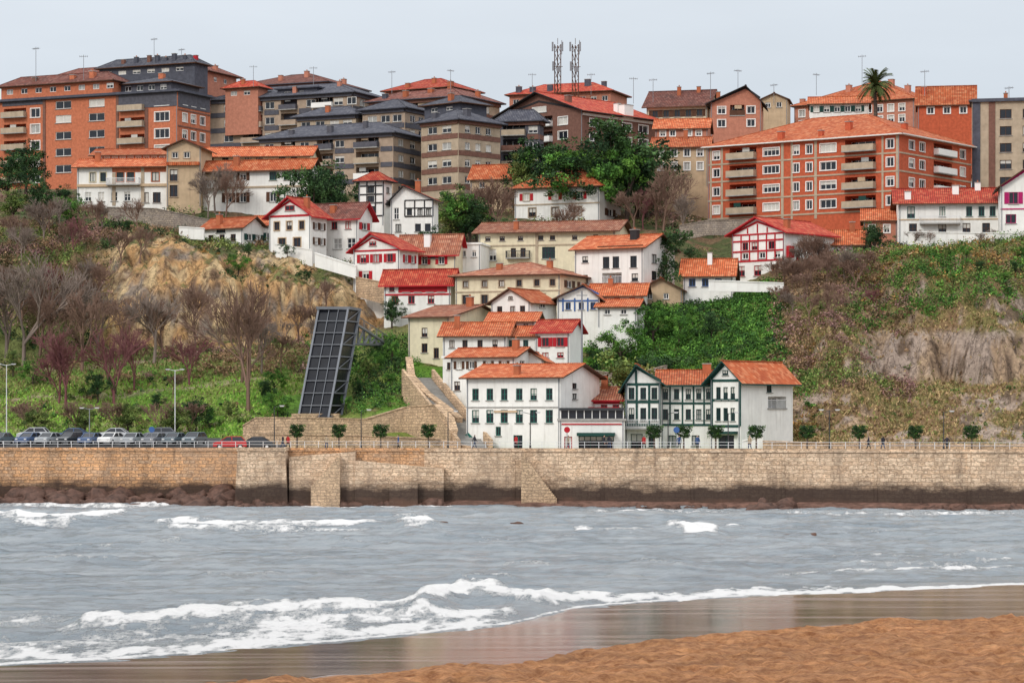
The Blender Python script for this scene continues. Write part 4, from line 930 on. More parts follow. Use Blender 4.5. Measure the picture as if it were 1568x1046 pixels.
def baretree(seed,mat,depth=5):
    r=random.Random(seed); segs=[]
    def grow(p,d,L,rad,lev):
        q=p+d*L; segs.append((p,q,rad,rad*.65))
        if lev>=depth: return
        for i in range(3 if lev==0 else 4):
            ax=Vector((r.gauss(0,1),r.gauss(0,1),r.gauss(0,1))).normalized()
            nd=(d+ax*r.uniform(.35,.85)+Vector((0,0,.12))).normalized()
            st=p.lerp(q,r.uniform(.55,1) if i else 1)
            grow(st,nd,L*r.uniform(.6,.85),rad*.6,lev+1)
    grow(Vector((0,0,-.03)),Vector((r.uniform(-.1,.1),0,1)).normalized(),.28,.022,0)
    co=[];fa=[]
    for p,q,a,b in segs:
        d=(q-p).normalized(); u=d.cross(Vector((.3,.5,.8))).normalized(); v=u.cross(d); o=len(co)
        for P_,R in ((p,a),(q,b)):
            for k in range(3):
                t=k*2.094; co.append(P_+(u*math.cos(t)+v*math.sin(t))*max(R,.0021))
        for k in range(3): fa.append((o+k,o+(k+1)%3,o+3+(k+1)%3,o+3+k))
    co=np.array([c[:] for c in co]); co[:,:]/=co[:,2].max()
    return mesh_np('bare_tree',co,np.array(fa),mat)
BT=[baretree(1,'twig_grey'),baretree(2,'twig_brown'),baretree(3,'twig_brown'),baretree(4,'twig_red'),baretree(5,'twig_grey'),baretree(6,'twig_red')]
def place(me,name,px,D,ytop,wf=1.0,zb=None):
    x=X(px,D); z=float(height(x,D)) if zb is None else zb; h=max(2,Z(ytop,D)-z)
    link(name,me,(x,D,z-.05*h),(h*wf,h*wf,h*1.05),random.uniform(0,6.28))
for px,D,yt,k in ((10,366,405,0),(35,362,380,4),(75,362,450,1),(125,358,440,1),(100,342,500,3),(175,344,490,5),(205,348,500,3),(90,344,520,5),(290,350,505,5),(190,364,450,2),(250,362,455,1),(380,336,425,1),(370,348,470,2),(400,352,480,0),(300,366,430,1),(235,360,440,0),(150,366,430,4),(60,366,420,1),(-20,360,440,2),(430,356,510,2),(265,345,570,2),(330,418,246,0),(318,415,262,0),(345,415,262,1),(500,372,425,1)):
    place(BT[k],'bare_tree',px,D,yt,random.uniform(.85,1.15))
for i in range(24):
    px=random.uniform(-30,220); D=random.uniform(376,398); x=X(px,D); z=float(height(x,D)); place(BT[random.choice([0,1,1,2,2,4,5])],'bare_tree',px,D,HY-(z+random.uniform(4.5,7)-CH)*F/D,1.1)
for i in range(6):
    px=random.uniform(290,560); D=random.uniform(366,371); x=X(px,D); z=float(height(x,D)); place(BT[random.choice([0,1,2,4])],'bare_tree',px,D,HY-(z+random.uniform(3.5,6)-CH)*F/D,1.1)
for i in range(24):
    px=random.uniform(1185,1345); D=random.uniform(350,372); x=X(px,D); z=float(height(x,D)); place(BT[random.choice([1,1,2,5,0])],'bare_tree',px,D,HY-(z+random.uniform(3,5.5)-CH)*F/D,1.3)
for px,D,yt,k in ((748,412,268,1),(762,412,278,2),(730,414,280,4),(985,420,285,3),(1005,420,282,1),(970,418,290,2),(1045,415,292,0),(880,415,308,1),(860,412,318,2),(1245,366,390,1),(1220,362,400,2),(1265,370,395,5),(1205,356,440,1),(1400,376,350,0),(1425,376,352,1),(1480,376,354,2),(1520,376,356,4),(1015,418,250,1),(1500,372,378,0)):
    place(BT[k],'bare_tree',px,D,yt,random.uniform(.9,1.3))
ev=[(40,440,222,'dark'),(12,430,235,'dark'),(60,402,275,'dark'),(90,404,285,'dark'),(110,402,300,'mid'),(20,402,290,'olive'),(195,396,340,'dark'),(480,410,255,'dark'),(505,414,250,'dark'),(515,412,268,'dark'),
(940,432,185,'dark'),(905,434,215,'dark'),(975,432,215,'dark'),(960,426,225,'mid'),(870,436,215,'dark'),(820,436,215,'dark'),(840,432,228,'mid'),(800,434,235,'olive'),(880,430,235,'dark'),(925,428,238,'dark'),(990,430,250,'dark'),
(705,412,285,'mid'),(690,412,290,'olive'),(720,410,300,'dark'),(650,392,350,'dark'),(1010,372,350,'dark'),(1333,380,340,'dark'),(1340,378,352,'dark'),
(600,346,520,'mid'),(580,344,535,'mid'),(565,342,545,'olive'),(610,342,545,'dark'),(550,338,590,'dark'),(595,338,580,'mid'),(530,332,605,'mid'),(575,334,600,'mid'),(540,352,560,'dark'),(420,344,565,'mid'),(405,340,580,'dark'),(425,334,595,'mid'),(350,334,612,'olive'),(320,332,620,'mid'),(300,330,610,'dark'),
(50,352,550,'mid'),(240,340,600,'dark'),(150,344,570,'dark'),(20,356,535,'olive'),
(380,385,378,'dark'),(365,383,384,'mid'),(440,384,390,'dark'),(600,368,455,'dark'),(470,378,425,'dark'),
(1000,352,462,'mid'),(1060,356,465,'mid'),(950,346,490,'mid'),(1040,350,480,'mid'),(1090,352,480,'dark'),(950,318,540,'olive'),(975,330,540,'dark'),(1520,362,412,'mid'),(1480,362,430,'mid'),(1555,360,420,'dark'),(1450,366,410,'olive'),(1560,366,395,'mid'),(1410,360,440,'olive'),(1500,358,440,'dark'),(1540,356,445,'mid')]
for i,(px,D,yt,k) in enumerate(ev): place(EV[k][i%3],'evergreen_tree',px,D,yt,random.uniform(.9,1.35))
for px in (60,130,196,268): place(EV['olive'][2],'car_park_tree',px,325,616+random.uniform(-4,8),1.3)
for px in (45,115,180,245,290): place(BT[2],'bare_tree',px,326,612,1.3)
def scatter(n,px0,px1,D0,D1,cond=None):
    px=RNG.uniform(px0,px1,n); D=RNG.uniform(D0,D1,n); x=(px-CX)*D/F; z=height(x,D)
    k=np.ones(n,bool) if cond is None else cond(px,D,x,z)
    rm=rockmask(x,D,z,slope_at(x,D)); k&=RNG.random(n)>rm*.93
    k&=~((px>440)&(px<545)&(D<343))
    return np.stack([x,D,z],1)[k]
def shrubs(name,regs,leaf=.15,n=22):
    V=[];Fc=[];Cc=[];off=0
    for (cnt,px0,px1,D0,D1,kinds,r0,r1,nz) in regs:
        p=scatter(cnt,px0,px1,D0,D1,lambda px,D,x,z:fbm(x*.13+nz*13,D*.16+nz*7,3)>(.50 if nz else .02))
        if not len(p): continue
        rad=RNG.uniform(r0,r1,len(p)); p[:,2]+=rad*.45
        kn=fbm(p[:,0]*.15+40,p[:,1]*.2+nz*5,3); ki=np.clip(((kn-.3)/.4*len(kinds)).astype(int),0,len(kinds)-1)
        cols=np.zeros((len(p),3))
        for q,kd in enumerate(kinds):
            pal=np.array(PAL[kd]); m=ki==q; cols[m]=pal[RNG.integers(0,len(pal),m.sum())]
        cols*=RNG.uniform(.65,1.5,len(p))[:,None]
        co,f,c=leafcloud(p,rad,n,leaf,cols,.8,.5); V.append(co);Fc.append(f+off);Cc.append(c); off+=len(co)
    link(name,mesh_np(name,np.concatenate(V),np.concatenate(Fc),'leaves',np.concatenate(Cc)))
shrubs('hillside_shrubs',[
 (800,-40,470,330,352,['olive','mid','brownish','dark'],.3,.8,1),(1600,-40,520,352,371,['brownish','mid','purple','olive','brownish'],.4,1.1,2),(700,200,620,371,392,['rust','dark','brownish','olive'],.3,.8,3),
 (1300,-40,190,374,402,['dark','purple','brownish','olive'],.5,1.3,0),(900,200,560,388,402,['dark','brownish','olive'],.4,1.0,4),
 (600,500,640,328,362,['mid','dark','mid'],.5,1.2,0),(900,-60,520,400,440,['dark','olive','purple','mid'],.5,1.5,5),
 (1700,640,1120,396,440,['dark','olive','brownish','purple'],.5,1.3,6)])
shrubs('slope_ivy',[(2600,900,1200,336,368,['mid','mid','dark','mid'],.4,1.0,0),(500,880,1000,318,340,['mid','olive','dark'],.4,.9,0)],.17,26)
shrubs('headland_scrub',[(1900,1180,1400,330,374,['brownish','purple','brownish','olive'],.4,1.2,0),(2000,1300,1640,350,376,['mid','olive','rust','mid'],.5,1.3,0),(1500,1190,1640,314,350,['tan','brownish','olive','tan'],.15,.5,7),(600,1180,1640,374,386,['dark','purple','olive'],.4,1.0,0),(500,1160,1250,318,345,['rust','brownish','mid'],.3,.8,0)],.15,22)
def grass_tufts(name,regs):
    P_=[];Cl=[]
    for (cnt,px0,px1,D0,D1,cs) in regs:
        p=scatter(cnt,px0,px1,D0,D1); P_.append(p); Cl.append(np.array(cs)[RNG.integers(0,len(cs),len(p))]*RNG.uniform(.7,1.3,len(p))[:,None])
    p=np.concatenate(P_); c=np.concatenate(Cl); K=len(p)
    a=RNG.uniform(0,6.28,K); w=RNG.uniform(.05,.16,K); h=RNG.uniform(.15,.4,K); l=RNG.normal(0,.15,(K,2))
    dx=np.stack([np.cos(a)*w,np.sin(a)*w,0*w],1); top=p+np.stack([l[:,0],l[:,1],h],1)
    co=np.stack([p-dx,p+dx,top+dx*.3,top-dx*.3],1).reshape(-1,3)
    link(name,mesh_np(name,co,np.arange(K*4).reshape(-1,4),'leaves',np.repeat(c,4,0)))
grass_tufts('slope_grass',[(12000,-60,480,321,352,[(.20,.38,.05),(.25,.42,.07),(.26,.28,.09)]),(9000,-60,480,350,368,[(.24,.25,.09),(.25,.18,.09),(.15,.24,.06)]),(26000,1170,1640,312,352,[(.42,.30,.15),(.30,.24,.10),(.36,.24,.13),(.20,.21,.07)])])
def topiary():
    cen=RNG.uniform(-1,1,(90,3))*np.array([.62,.62,.62])+[0,0,2.1]; pal=np.array(PAL['dark']+PAL['mid'][:1])
    co,f,c=leafcloud(cen,np.full(90,.2),28,.07,pal[RNG.integers(0,4,90)],1,.6)
    m=MB(); m.cyl((0,0,-.05),(0,0,1.6),.10,.08,6); tv=np.array(m.v)
    q=np.array([list(k) for k in m.f if len(k)==4])+len(co)
    return mesh_np('topiary',np.concatenate([co,tv]),np.concatenate([f,q]),'leaves',np.concatenate([c,np.tile([.12,.09,.07],(len(tv),1))]))
TP=topiary()
for px in (455,519,583,656): link('topiary_tree',TP,(X(px,307.5),307.5,6.34),(1.1,1.1,1.05),random.random())
for px in (1002,1047,1096,1158,1236,1316,1402,1488,1580):
    x=X(px,297); y=float(ywall(x))+6; x=X(px,y); link('topiary_tree',TP,(x,y,6.34),(1.1,1.1,1.02),random.random())
def palm():
    x,D=X(1340,466),466; zt=Z(132,D); z0=Z(200,D); h=zt-z0
    tr=MB()
    for i in range(14):
        a=z0+h*i/14; bb=z0+h*(i+1)/14; tr.cyl((x+.1*math.sin(i*.3),D,a),(x+.1*math.sin(i*.3+.3),D,bb),.42-.008*i,.36-.008*i,8)
    fr=MB(); r=random.Random(4)
    for k in range(60):
        az=r.uniform(0,6.28); el=r.uniform(-.5,1.4); L=r.uniform(3.2,4.2); p=Vector((x,D,zt+.1)); d=Vector((math.cos(az)*math.cos(el),math.sin(az)*math.cos(el),math.sin(el)))
        for i in range(9):
            q=p+d*L/9; sd=d.cross(Vector((0,0,1))).normalized()
            for sgn in (-1,1):
                for j in (0,.33,.66):
                    b0=p.lerp(q,j); tip=b0+sd*sgn*(.75-.05*abs(i-3))+d*.35+Vector((0,0,-.22)); fr.poly([b0,b0+d*.14,tip])
            fr.bar(p,q,.07,.05); p=q; d=(d+Vector((0,0,-.17))).normalized()
    M('palm_leaf',(.09,.12,.035),var=.4); group('palm_tree',[('trunk',tr,'bark'),('fronds',fr,'palm_leaf')])
palm()
# ------------------------------------------------------------------ street lamps
def lamp(px,D,yt,z0,double=False,mat='metal_dark'):
    m=MB(); g=MB(); h=Z(yt,D)-z0
    m.cyl((0,0,0),(0,0,.6),.14,.10); m.cyl((0,0,.6),(0,0,h),.07,.045)
    arms=(-1,1) if double else (1,)
    for s in arms:
        m.bar((0,0,h-.1),(s*.9,0,h+.1),.06); g.hexa([(s*.9-.18,-.14,h-.02),(s*.9+.18,-.14,h-.02),(s*.9+.18,.14,h-.02),(s*.9-.18,.14,h-.02),(s*.9-.3,-.2,h+.14),(s*.9+.3,-.2,h+.14),(s*.9+.3,.2,h+.14),(s*.9-.3,.2,h+.14)])
    group('street_lamp',[('pole',m,mat),('lamp_head',g,'metal_white')],(X(px,D),D,z0))
lamp(10,323,558,7.4,True,'metal_white'); lamp(268,323,566,7.4,True,'metal_white'); lamp(137,310,625,6.6,True,'metal_grey')
for px,yt in ((420,622),(553,628),(686,630),(812,632),(1023,632),(1115,632),(1270,628),(1445,630)):
    x=X(px,300); y=float(ywall(x))+4; lamp(px,y,yt,6.34,px in(812,1270))
def pole():
    m=MB(); D=333; x=X(891,D); z0=float(height(x,D)); m.cyl((x,D,z0-1),(x,D,Z(445,D)),.16,.10); m.bar((x-.7,D,Z(452,D)),(x+.7,D,Z(452,D)),.1); m.obj('utility_pole','metal_grey')
pole()
def sign():
    m=MB(); s=MB(); m.cyl((0,0,0),(0,0,2.6),.04); s.cyl((0,-.05,2.35),(0,-.02,2.35),.35,n=16)
    return m,s
for px,mat in ((867,'red_paint'),(1030,'blue_paint'),(230,'blue_paint')):
    m,s=sign(); x=X(px,303); group('traffic_sign',[('post',m,'metal_grey'),('disc',s,mat)],(x,float(ywall(x))+3,6.34))
# ------------------------------------------------------------------ cars
def carparts(kind):
    body=MB(); gls=MB(); wh=MB(); li=MB()
    L=4.2 if kind==0 else 3.9; w=.86
    low=[(-L/2,.35),(-L/2+.05,.75),(-L/2+.15,.92),(-1.1,.97),(1.2,.98),(L/2-.1,.9),(L/2,.6),(L/2,.35)] if kind==0 else [(-L/2,.35),(-L/2+.04,.8),(-L/2+.5,.95),(-.9,1.0),(L/2-.1,1.02),(L/2,.7),(L/2,.35)]
    top=[(-1.15,.96),(-.45,1.42),(.85,1.44),(1.55,.97)] if kind==0 else [(-1.1,.98),(-.4,1.48),(1.35,1.5),(1.8,1.0)]
    def ext(mb,pf,w0,w1=None):
        w1=w1 or w0; zm=max(p[1] for p in pf); n=len(pf)
        wz=lambda z:w0 if z<zm-.1 else w1
        A=[(p[0],-wz(p[1]),p[1]) for p in pf]; B=[(p[0],wz(p[1]),p[1]) for p in pf]
        mb.poly(A); mb.poly(B[::-1])
        for i in range(n): j=(i+1)%n; mb.poly([A[i],A[j],B[j],B[i]])
    ext(body,low,w,w-.06); ext(gls,top,w-.07,w-.2)
    (x0,z0),(x1,z1),(x2,z2),(x3,z3)=top
    body.hexa([(x1-.03,-w+.19,z1-.0),(x2+.03,-w+.19,z2),(x2+.03,w-.19,z2),(x1-.03,w-.19,z1),(x1+.05,-w+.24,z1+.06),(x2-.05,-w+.24,z2+.06),(x2-.05,w-.24,z2+.06),(x1+.05,w-.24,z1+.06)])
    for s in (-1,1):
        for (a,b) in ((top[0],top[1]),(top[3],top[2]),((.25,.97),(.2,1.45))): body.bar((a[0],s*(w-.08),a[1]),(b[0],s*(w-.19),b[1]),.08)
        for xx in (-L/2+.75,L/2-.75):
            wh.cyl((xx,s*(w-.2),.32),(xx,s*(w+.02),.32),.32,n=14); li.cyl((xx,s*(w+.02),.32),(xx,s*(w+.03),.32),.18,n=10)
        li.box(-L/2-.02,s*.6-.15,.62,-L/2+.08,s*.6+.15,.76)
    return body,gls,wh,li
M('tyre',(.02,.02,.02),var=.1); CARM=[]
for i,c in enumerate([(.5,.51,.53),(.75,.75,.74),(.03,.035,.04),(.06,.10,.2),(.45,.02,.02),(.16,.17,.19),(.10,.13,.15),(.3,.32,.34)]):
    M('car_paint_%d'%i,c,rough=.25,var=.04,spec=.5,bmp=0); CARM.append('car_paint_%d'%i)
CK=[carparts(0),carparts(1)]
MESHC={}
def car(px,D,z,rot,k,ci):
    e=empty('parked_car',(X(px,D),D,z)); e.rotation_euler[2]=rot
    for nm,mb,mt in zip(('body','windows','wheels','lights_and_hubs'),CK[k],(CARM[ci],'glass','tyre','metal_white')):
        key=(nm,k,mt)
        if key not in MESHC: MESHC[key]=mb.mesh('car_'+nm,mt)
        o=bpy.data.objects.new(nm,MESHC[key]); COL.objects.link(o); o.parent=e
r=random.Random(5); px=-30
while px<325:
    D=311.5+r.uniform(-.3,.3); car(px,D,zpark(D),math.radians(90+r.uniform(-25,-15)),r.randint(0,1),r.choice([0,1,2,3,5,6,7,0,1])); px+=r.choice([30,32,34,44])
px=-20
while px<300:
    car(px,320,zpark(320),math.radians(r.uniform(-4,4)+(180 if r.random()<.5 else 0)),r.randint(0,1),r.choice([0,1,2,3,5,6,7])); px+=r.uniform(58,72)
car(352,304.5,6.36,.1,1,4); car(392,306,6.36,0,0,2)
# ------------------------------------------------------------------ people
M('skin',(.5,.3,.22),var=.05,bmp=0); M('hair',(.04,.025,.02),var=.2,bmp=0)
for nm,c in (('coat_dark',(.03,.03,.04)),('coat_red',(.4,.03,.03)),('coat_blue',(.04,.08,.2)),('coat_beige',(.4,.32,.22)),('trousers_blue',(.04,.06,.12)),('trousers_black',(.02,.02,.02))): M(nm,c,var=.15,bmp=0)
def person_mesh(walk,coat,tr):
    V=[];E=[];R=[]
    def v(p,r_,par=None):
        V.append(p);R.append(r_)
        if par is not None: E.append((par,len(V)-1))
        return len(V)-1
    s=walk
    pel=v((0,0,.95),.15); ch=v((0,-.01,1.2),.15,pel); sh=v((0,0,1.42),.13,ch); nk=v((0,.0,1.52),.06,sh); hd=v((0,-.02,1.62),.095,nk); ht=v((0,-.01,1.72),.085,hd)
    no=v((0,-.115,1.62),.018,hd)
    for sg in (-1,1):
        hp=v((sg*.09,0,.90),.11,pel); kn=v((sg*.1,-sg*s*.16-.02,.5),.065,hp); an=v((sg*.1,-sg*s*.30+(.1 if sg*s<0 else 0),.09),.042,kn); v((sg*.11,-sg*s*.30-.15+(.1 if sg*s<0 else 0),.04),.04,an)
        so=v((sg*.19,0,1.40),.065,sh); el=v((sg*.25,sg*s*.10+.02,1.12),.048,so); wr=v((sg*.27,sg*s*.22-.04,.88),.032,el); pm=v((sg*.275,sg*s*.24-.06,.82),.034,wr)
        for q in range(4):
            f1=v((sg*.275,sg*s*.24-.06+(q-1.5)*.022,.77),.010,pm); v((sg*.265,sg*s*.24-.06+(q-1.5)*.022,.735-.006*(1.5-abs(q-1.5))),.008,f1)
        v((sg*.265,sg*s*.24-.11,.80),.010,pm)
    me=bpy.data.meshes.new('p'); me.from_pydata(V,E,[]); o=bpy.data.objects.new('p',me); COL.objects.link(o)
    o.modifiers.new('s','SKIN')
    for i,d in enumerate(me.skin_vertices[0].data): d.radius=(R[i],R[i]*(.72 if i in (0,1,2) else 1)); d.use_root=(i==0)
    ss=o.modifiers.new('u','SUBSURF'); ss.levels=1; ss.render_levels=1
    dg=bpy.context.evaluated_depsgraph_get(); dg.update(); m2=bpy.data.meshes.new_from_object(o.evaluated_get(dg)); bpy.data.objects.remove(o)
    m2.materials.clear()
    for k in ('skin','hair',coat,tr,'tyre'): m2.materials.append(MATS[k])
    for p in m2.polygons:
        c=p.center; p.use_smooth=True
        if c.z>1.52: p.material_index=1 if (c.z>1.70 or (c.y>.0 and c.z>1.56)) else 0
        elif c.z<.88 and abs(c.x)>.225: p.material_index=0
        elif c.z<.10: p.material_index=4
        elif c.z<.84 and abs(c.x)<.2: p.material_index=3
        else: p.material_index=2
    return m2
PM=[person_mesh(1,'coat_dark','trousers_blue'),person_mesh(-1,'coat_red','trousers_black'),person_mesh(.3,'coat_blue','trousers_black'),person_mesh(-.5,'coat_beige','trousers_blue'),person_mesh(.9,'coat_dark','trousers_black')]
for i,(px,off) in enumerate(((433,3),(441,3.2),(610,3),(870,3.4),(925,2.6),(933,2.8),(986,3),(1068,2.5),(1148,3),(1330,2.2),(1352,2.4),(790,4),(1040,3.6),(500,2.5),(1450,3))):
    x=X(px,299); y=float(ywall(x))+off; o=link('person',PM[i%5],(X(px,y),y,6.345),(1,1,1),random.uniform(0,6.28))
link('person',PM[0],(X(727,307.5),306.2,6.36),(1,1,1),2.0)
# ------------------------------------------------------------------ sea
def line_val(px,py,pts,th):
    xs_=[p[0] for p in pts]; yy=np.interp(px,xs_,[p[1] for p in pts]); inn=sstep(px,xs_[0]-15,xs_[0]+25)*sstep(-px,-xs_[-1]-15,-xs_[-1]+25)
    d=(py-yy)/th
    d=np.where(d<0,d*1.8,d*.8)
    return np.exp(-d*d)*inn
SHX=[-600,0,200,520,780,880,1100,1568,2400]; SHY=[1050,1020,1006,980,956,930,914,893,880]
def shoreD(px): return 40000/(np.interp(px,SHX,SHY)-640)
DRX=[-600,100,350,600,800,1000,1250,1568,2400]; DRD=[86,92,97.5,102,106,114,123,128.5,134]
xs=np.array([-v for v in axis(66,66.01,.5,5000,1.5)[::-1][:-1]]+list(np.arange(-66,66.01,.33))+axis(66,66.01,.5,5000,1.5)[1:])
ys=np.concatenate([np.arange(88,160,.25),np.arange(160,307,.36)])
SX,SY=np.meshgrid(xs,ys); px=CX+F*SX/SY; py=640+40000/SY
dsh=SY-shoreD(px)+ (fbm(SX*.25,SY*.1,3)-.5)*3.0
foam=np.zeros_like(SX)
FL=[([(-100,793),(0,791),(90,794),(200,787)],5,1.05,.5),([(0,799),(60,803),(130,798)],6,.72,.1),([(225,801),(420,804),(600,804)],3.5,.82,.3),([(604,801),(640,803),(674,803)],8,1.2,.7),([(240,809),(480,813),(600,811)],4,.66,.1),([(870,811),(960,815),(1020,811)],3.5,.78,.2),([(1018,805),(1060,811),(1105,812)],7,1.2,.65),([(1105,806),(1140,806)],3.5,1.0,.4),
 ([(110,957),(240,949),(380,941),(500,935),(640,928),(700,920)],9,.92,.42),([(630,926),(700,906),(740,910),(870,922)],10,.95,.55),([(160,948),(300,940),(400,930),(560,926)],4,.7,.25),([(380,962),(560,948),(800,935)],10,.78,.12),
 ([(0,1004),(150,1000),(300,988),(560,966),(780,948)],10,.88,.2),([(-100,985),(100,984),(260,975),(420,966)],7,.66,.1),([(800,925),(860,919),(1100,911),(1568,893),(1900,884)],4.8,1.0,.25),([(860,914),(1000,911),(1150,905),(1300,898)],3.5,.74,.15),([(1180,882),(1300,873),(1568,870)],3,.72,.2),([(1300,862),(1440,866),(1568,861)],2.5,.6,.15),([(700,903),(720,898),(765,906)],4,.9,.4),
 ([(40,860),(180,862)],3,.46,.3),([(760,864),(860,866)],3,.54,.3),([(960,866),(1060,868)],3,.50,.3),([(1230,853),(1400,858),(1568,850)],2,.52,.25),([(295,772),(350,774)],4,1.1,.3),([(450,776),(700,777)],3,.8,.1),([(-60,776),(290,775)],2.5,.7,.1),([(900,783),(1200,786),(1568,787)],2,.62,.1),([(500,830),(630,834)],2,.46,.25),([(100,838),(300,832)],2,.48,.25),([(700,826),(900,824)],2,.46,.25),([(300,885),(520,880)],3,.46,.3),([(680,884),(800,888)],3,.48,.25),([(380,818),(520,820)],2,.5,.2),([(1150,815),(1400,818)],2,.48,.2)]
wave=np.zeros_like(SX); wob=(fbm(px*.02,py*.02+3,4)-.5)*16*np.clip((py-760)/250,.15,1)+(fbm(px*.09,py*.05+3,3)-.5)*7*np.clip((py-760)/200,.25,1)
brk=.55+.9*fbm(px*.05+11,py*.05,4)
for pts,th,a,hc in FL:
    l=line_val(px,py+wob,pts,th); foam=np.maximum(foam,l*a*brk); wave+=line_val(px,py+wob,pts,th*1.6)*hc
fill=sstep(-px,-900,-680)*sstep(py,922,950)*sstep(dsh,-1,1)
foam=np.maximum(foam,fill*(.53+.95*(fbm(SX*.45,SY*.16,5)-.5)))
foam=np.maximum(foam,np.exp(-((dsh-.7)/1.0)**2)*.85)
A=.09+.07*sstep(SY,150,260)
sh=sstep(dsh,0,14)
wz=(fbm(SX*.20+3,SY*.55,4)-.5)*2*A*3.0+(fbm(SX*.9,SY*1.5+40,3)-.5)*.22
wz+=.18*np.sin(SY*.42+(fbm(SX*.04,SY*.03,3)-.5)*14)*sstep(SY,140,200)
wz*=.15+.85*sh
wz+=np.minimum(wave,1.0)*.85*(.1+.9*sh)*(.4+1.2*fbm(SX*.6,SY*.3,3))
crest=sstep(wz,.34,.55)*.55*sstep(SY,140,170)*(fbm(SX*.2+30,SY*.15,3)>.47)
foam=np.maximum(foam,crest)
wz=np.where(dsh<0,wz+.02*dsh,wz)
def watermat():
    m,nt,b=newmat('sea_water')
    at=N(nt,'ShaderNodeAttribute'); at.attribute_name='Col'; sp_=N(nt,'ShaderNodeSeparateColor'); nt.links.new(at.outputs['Color'],sp_.inputs[0])
    geo=N(nt,'ShaderNodeNewGeometry'); pos=geo.outputs['Position']
    n=noise_(nt,pos,1.3,10,.78,(1.0,.45,1))
    n9=noise_(nt,pos,3.2,5,.7,(1.0,.4,1))
    nn_=math_(nt,'ADD',math_(nt,'MULTIPLY',math_(nt,'SUBTRACT',n,.5),2.6),math_(nt,'MULTIPLY',math_(nt,'SUBTRACT',n9,.5),1.2))
    ad=math_(nt,'ADD',sp_.outputs[0],math_(nt,'MULTIPLY',nn_,.55))
    ff=mapr(nt,ad,.48,.72,0,1)
    ff2=math_(nt,'MULTIPLY',ff,mapr(nt,sp_.outputs[0],.1,.35,0,1))
    n2=noise_(nt,pos,1,7,.6,(.10,.28,1))
    c=mixc(nt,mapr(nt,n2,.35,.65,0,1),(.22,.265,.30),(.38,.41,.43)); c=mixc(nt,ff2,c,(.88,.87,.86)); nt.links.new(c,b.inputs['Base Color'])
    nt.links.new(mapr(nt,ff2,0,1,.15,.85),b.inputs['Roughness']); b.inputs['IOR'].default_value=1.33; b.inputs['Specular IOR Level'].default_value=.5
    n3=noise_(nt,pos,1.6,8,.72,(1.0,2.0,1))
    hh=math_(nt,'ADD',n3,math_(nt,'MULTIPLY',ff2,.35))
    bump(nt,b,hh,1.0,.42); MATS['sea_water']=m
watermat()
fc=np.stack([np.clip(foam,0,1.3)]*3,-1)
me=mesh_np('sea_water',np.stack([SX,SY,wz],-1).reshape(-1,3),gridfaces(*SX.shape),'sea_water',fc.reshape(-1,3),True); link('sea_water',me)
# ------------------------------------------------------------------ beach
xs=np.array([-v for v in axis(50,50.01,.5,5000,1.5)[::-1][:-1]]+list(np.arange(-50,50.01,.25))+axis(50,50.01,.5,5000,1.5)[1:])
ys=np.array(list(np.arange(-300,80,6))+list(np.arange(80,165,.25))+list(np.arange(166,320,4)))
BX,BY=np.meshgrid(xs,ys); bpx=np.where(BY>20,CX+F*BX/np.maximum(BY,20),CX+BX*40)
ds=shoreD(bpx)-BY; e=np.interp(bpx,DRX,DRD)-BY+(fbm(BX*.12,BY*.12,4)-.5)*5+(fbm(BX*.9,BY*.9,3)-.5)*1.2
bz=np.where(ds<0,ds*.03,ds*.003)
bz=np.clip(bz,-2.5,1); dry=sstep(e,-.3,1.0)
bz+=sstep(e,-.5,5)*.5+np.clip(e,0,200)*.012
r1=fbm(BX*.45,BY*.30,4)-.5; r2=np.abs(fbm(BX*1.1+7,BY*.8,3)-.5)
rough=r1*.6-r2*.9+(fbm(BX*2.2+7,BY*2.0,2)-.5)*.16
bz+=dry*rough*sstep(e,0,3)+(1-dry)*(fbm(BX*.10,BY*.3,3)-.5)*.012
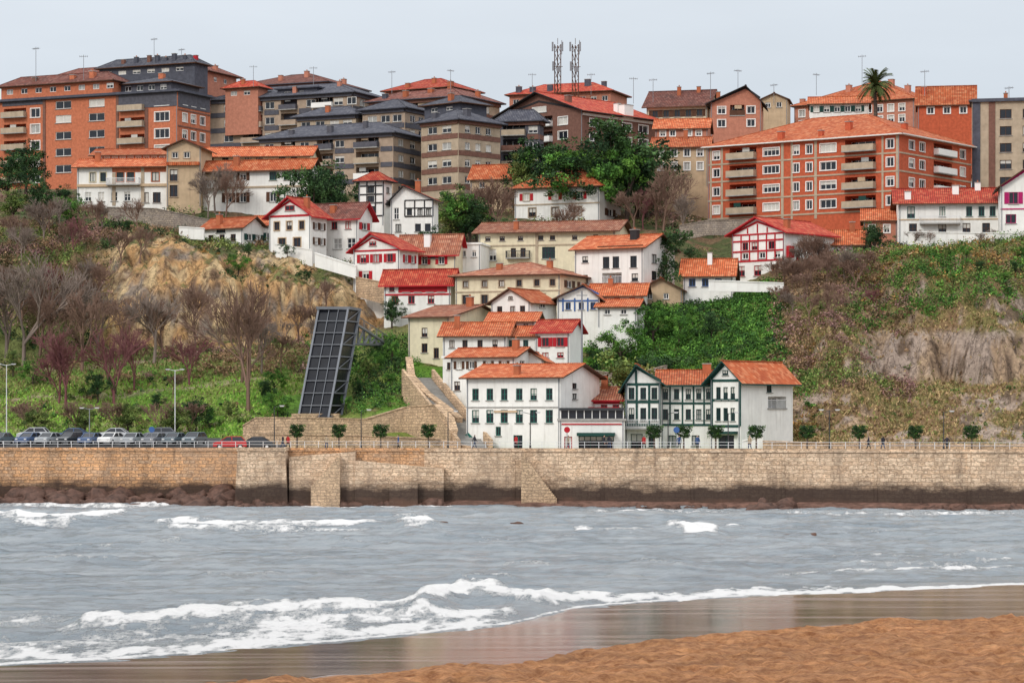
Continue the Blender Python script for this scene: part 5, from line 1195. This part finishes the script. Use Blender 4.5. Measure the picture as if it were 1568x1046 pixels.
def sandmat():
    m,nt,b=newmat('sand')
    at=N(nt,'ShaderNodeAttribute'); at.attribute_name='Col'; sp_=N(nt,'ShaderNodeSeparateColor'); nt.links.new(at.outputs['Color'],sp_.inputs[0]); geo=N(nt,'ShaderNodeNewGeometry'); pos=geo.outputs['Position']
    n=noise_(nt,pos,1.5,10,.78)
    nb=noise_(nt,pos,.35,4,.6,(.6,1.4,1))
    dryc=mixc(nt,mapr(nt,n,.38,.62,0,1),(.32,.115,.035),(.72,.35,.15))
    dryc=mixc(nt,1,dryc,mapr(nt,nb,.3,.7,.7,1.2),'MULTIPLY')
    n2=noise_(nt,pos,1,6,.6,(.05,.6,1),(0,0,-.30))
    wet=mixc(nt,mapr(nt,n2,.40,.60,0,1),(.12,.085,.075),(.25,.19,.17))
    c=mixc(nt,sp_.outputs[0],wet,dryc); nt.links.new(c,b.inputs['Base Color'])
    wr=mapr(nt,n2,.46,.62,.03,.18)
    mx=N(nt,'ShaderNodeMix'); nt.links.new(sp_.outputs[0],mx.inputs[0]); nt.links.new(wr,mx.inputs[2]); mx.inputs[3].default_value=.95; nt.links.new(mx.outputs[0],b.inputs['Roughness'])
    b.inputs['IOR'].default_value=1.45
    bs=math_(nt,'MULTIPLY',n,mapr(nt,sp_.outputs[0],0,1,.006,1))
    bump(nt,b,bs,1.0,.6); MATS['sand']=m
sandmat()
link('beach_sand',mesh_np('beach_sand',np.stack([BX,BY,bz],-1).reshape(-1,3),gridfaces(*BX.shape),'sand',np.stack([dry]*3,-1).reshape(-1,3),True))
# ------------------------------------------------------------------ world, sun, camera
w=bpy.data.worlds.new('World'); scene.world=w; w.use_nodes=True; nt=w.node_tree; bg=nt.nodes['Background']
sky=N(nt,'ShaderNodeTexSky'); sky.sky_type='NISHITA'; sky.sun_disc=False
tc=N(nt,'ShaderNodeTexCoord'); sp_=N(nt,'ShaderNodeSeparateXYZ'); nt.links.new(tc.outputs['Generated'],sp_.inputs[0])
nn=noise_(nt,tc.outputs['Generated'],1.2,5,.5,(3,3,14))
c=mixc(nt,mapr(nt,sp_.outputs[2],.03,.6,0,1),(5.3,5.95,6.7),(16.5,16.7,17))
c=mixc(nt,1.0,c,mapr(nt,nn,.3,.7,.92,1.06),'MULTIPLY')
c=mixc(nt,.9,sky.outputs[0],c)
nt.links.new(c,bg.inputs[0]); bg.inputs[1].default_value=.1
sd=bpy.data.lights.new('sun','SUN'); sd.energy=1.4; sd.angle=math.radians(14); sd.color=(1,.94,.86)
so=bpy.data.objects.new('sun',sd); COL.objects.link(so)
dirv=Vector((-.6,-.8,.7)).normalized(); so.rotation_euler=dirv.to_track_quat('Z','Y').to_euler()
sky.sun_elevation=math.asin(dirv.z); sky.sun_rotation=math.atan2(dirv.x,dirv.y)
cd=bpy.data.cameras.new('camera'); cd.sensor_width=36; cd.lens=36*F/1568; cd.shift_y=(HY-522.5)/1568; cd.clip_end=20000; cd.clip_start=.5
co=bpy.data.objects.new('camera',cd); COL.objects.link(co); co.location=(0,0,CH); co.rotation_euler=(math.radians(90),0,0); scene.camera=co
scene.view_settings.view_transform='Standard'; scene.view_settings.look='None'; scene.view_settings.exposure=0
print('objects',len(bpy.data.objects))
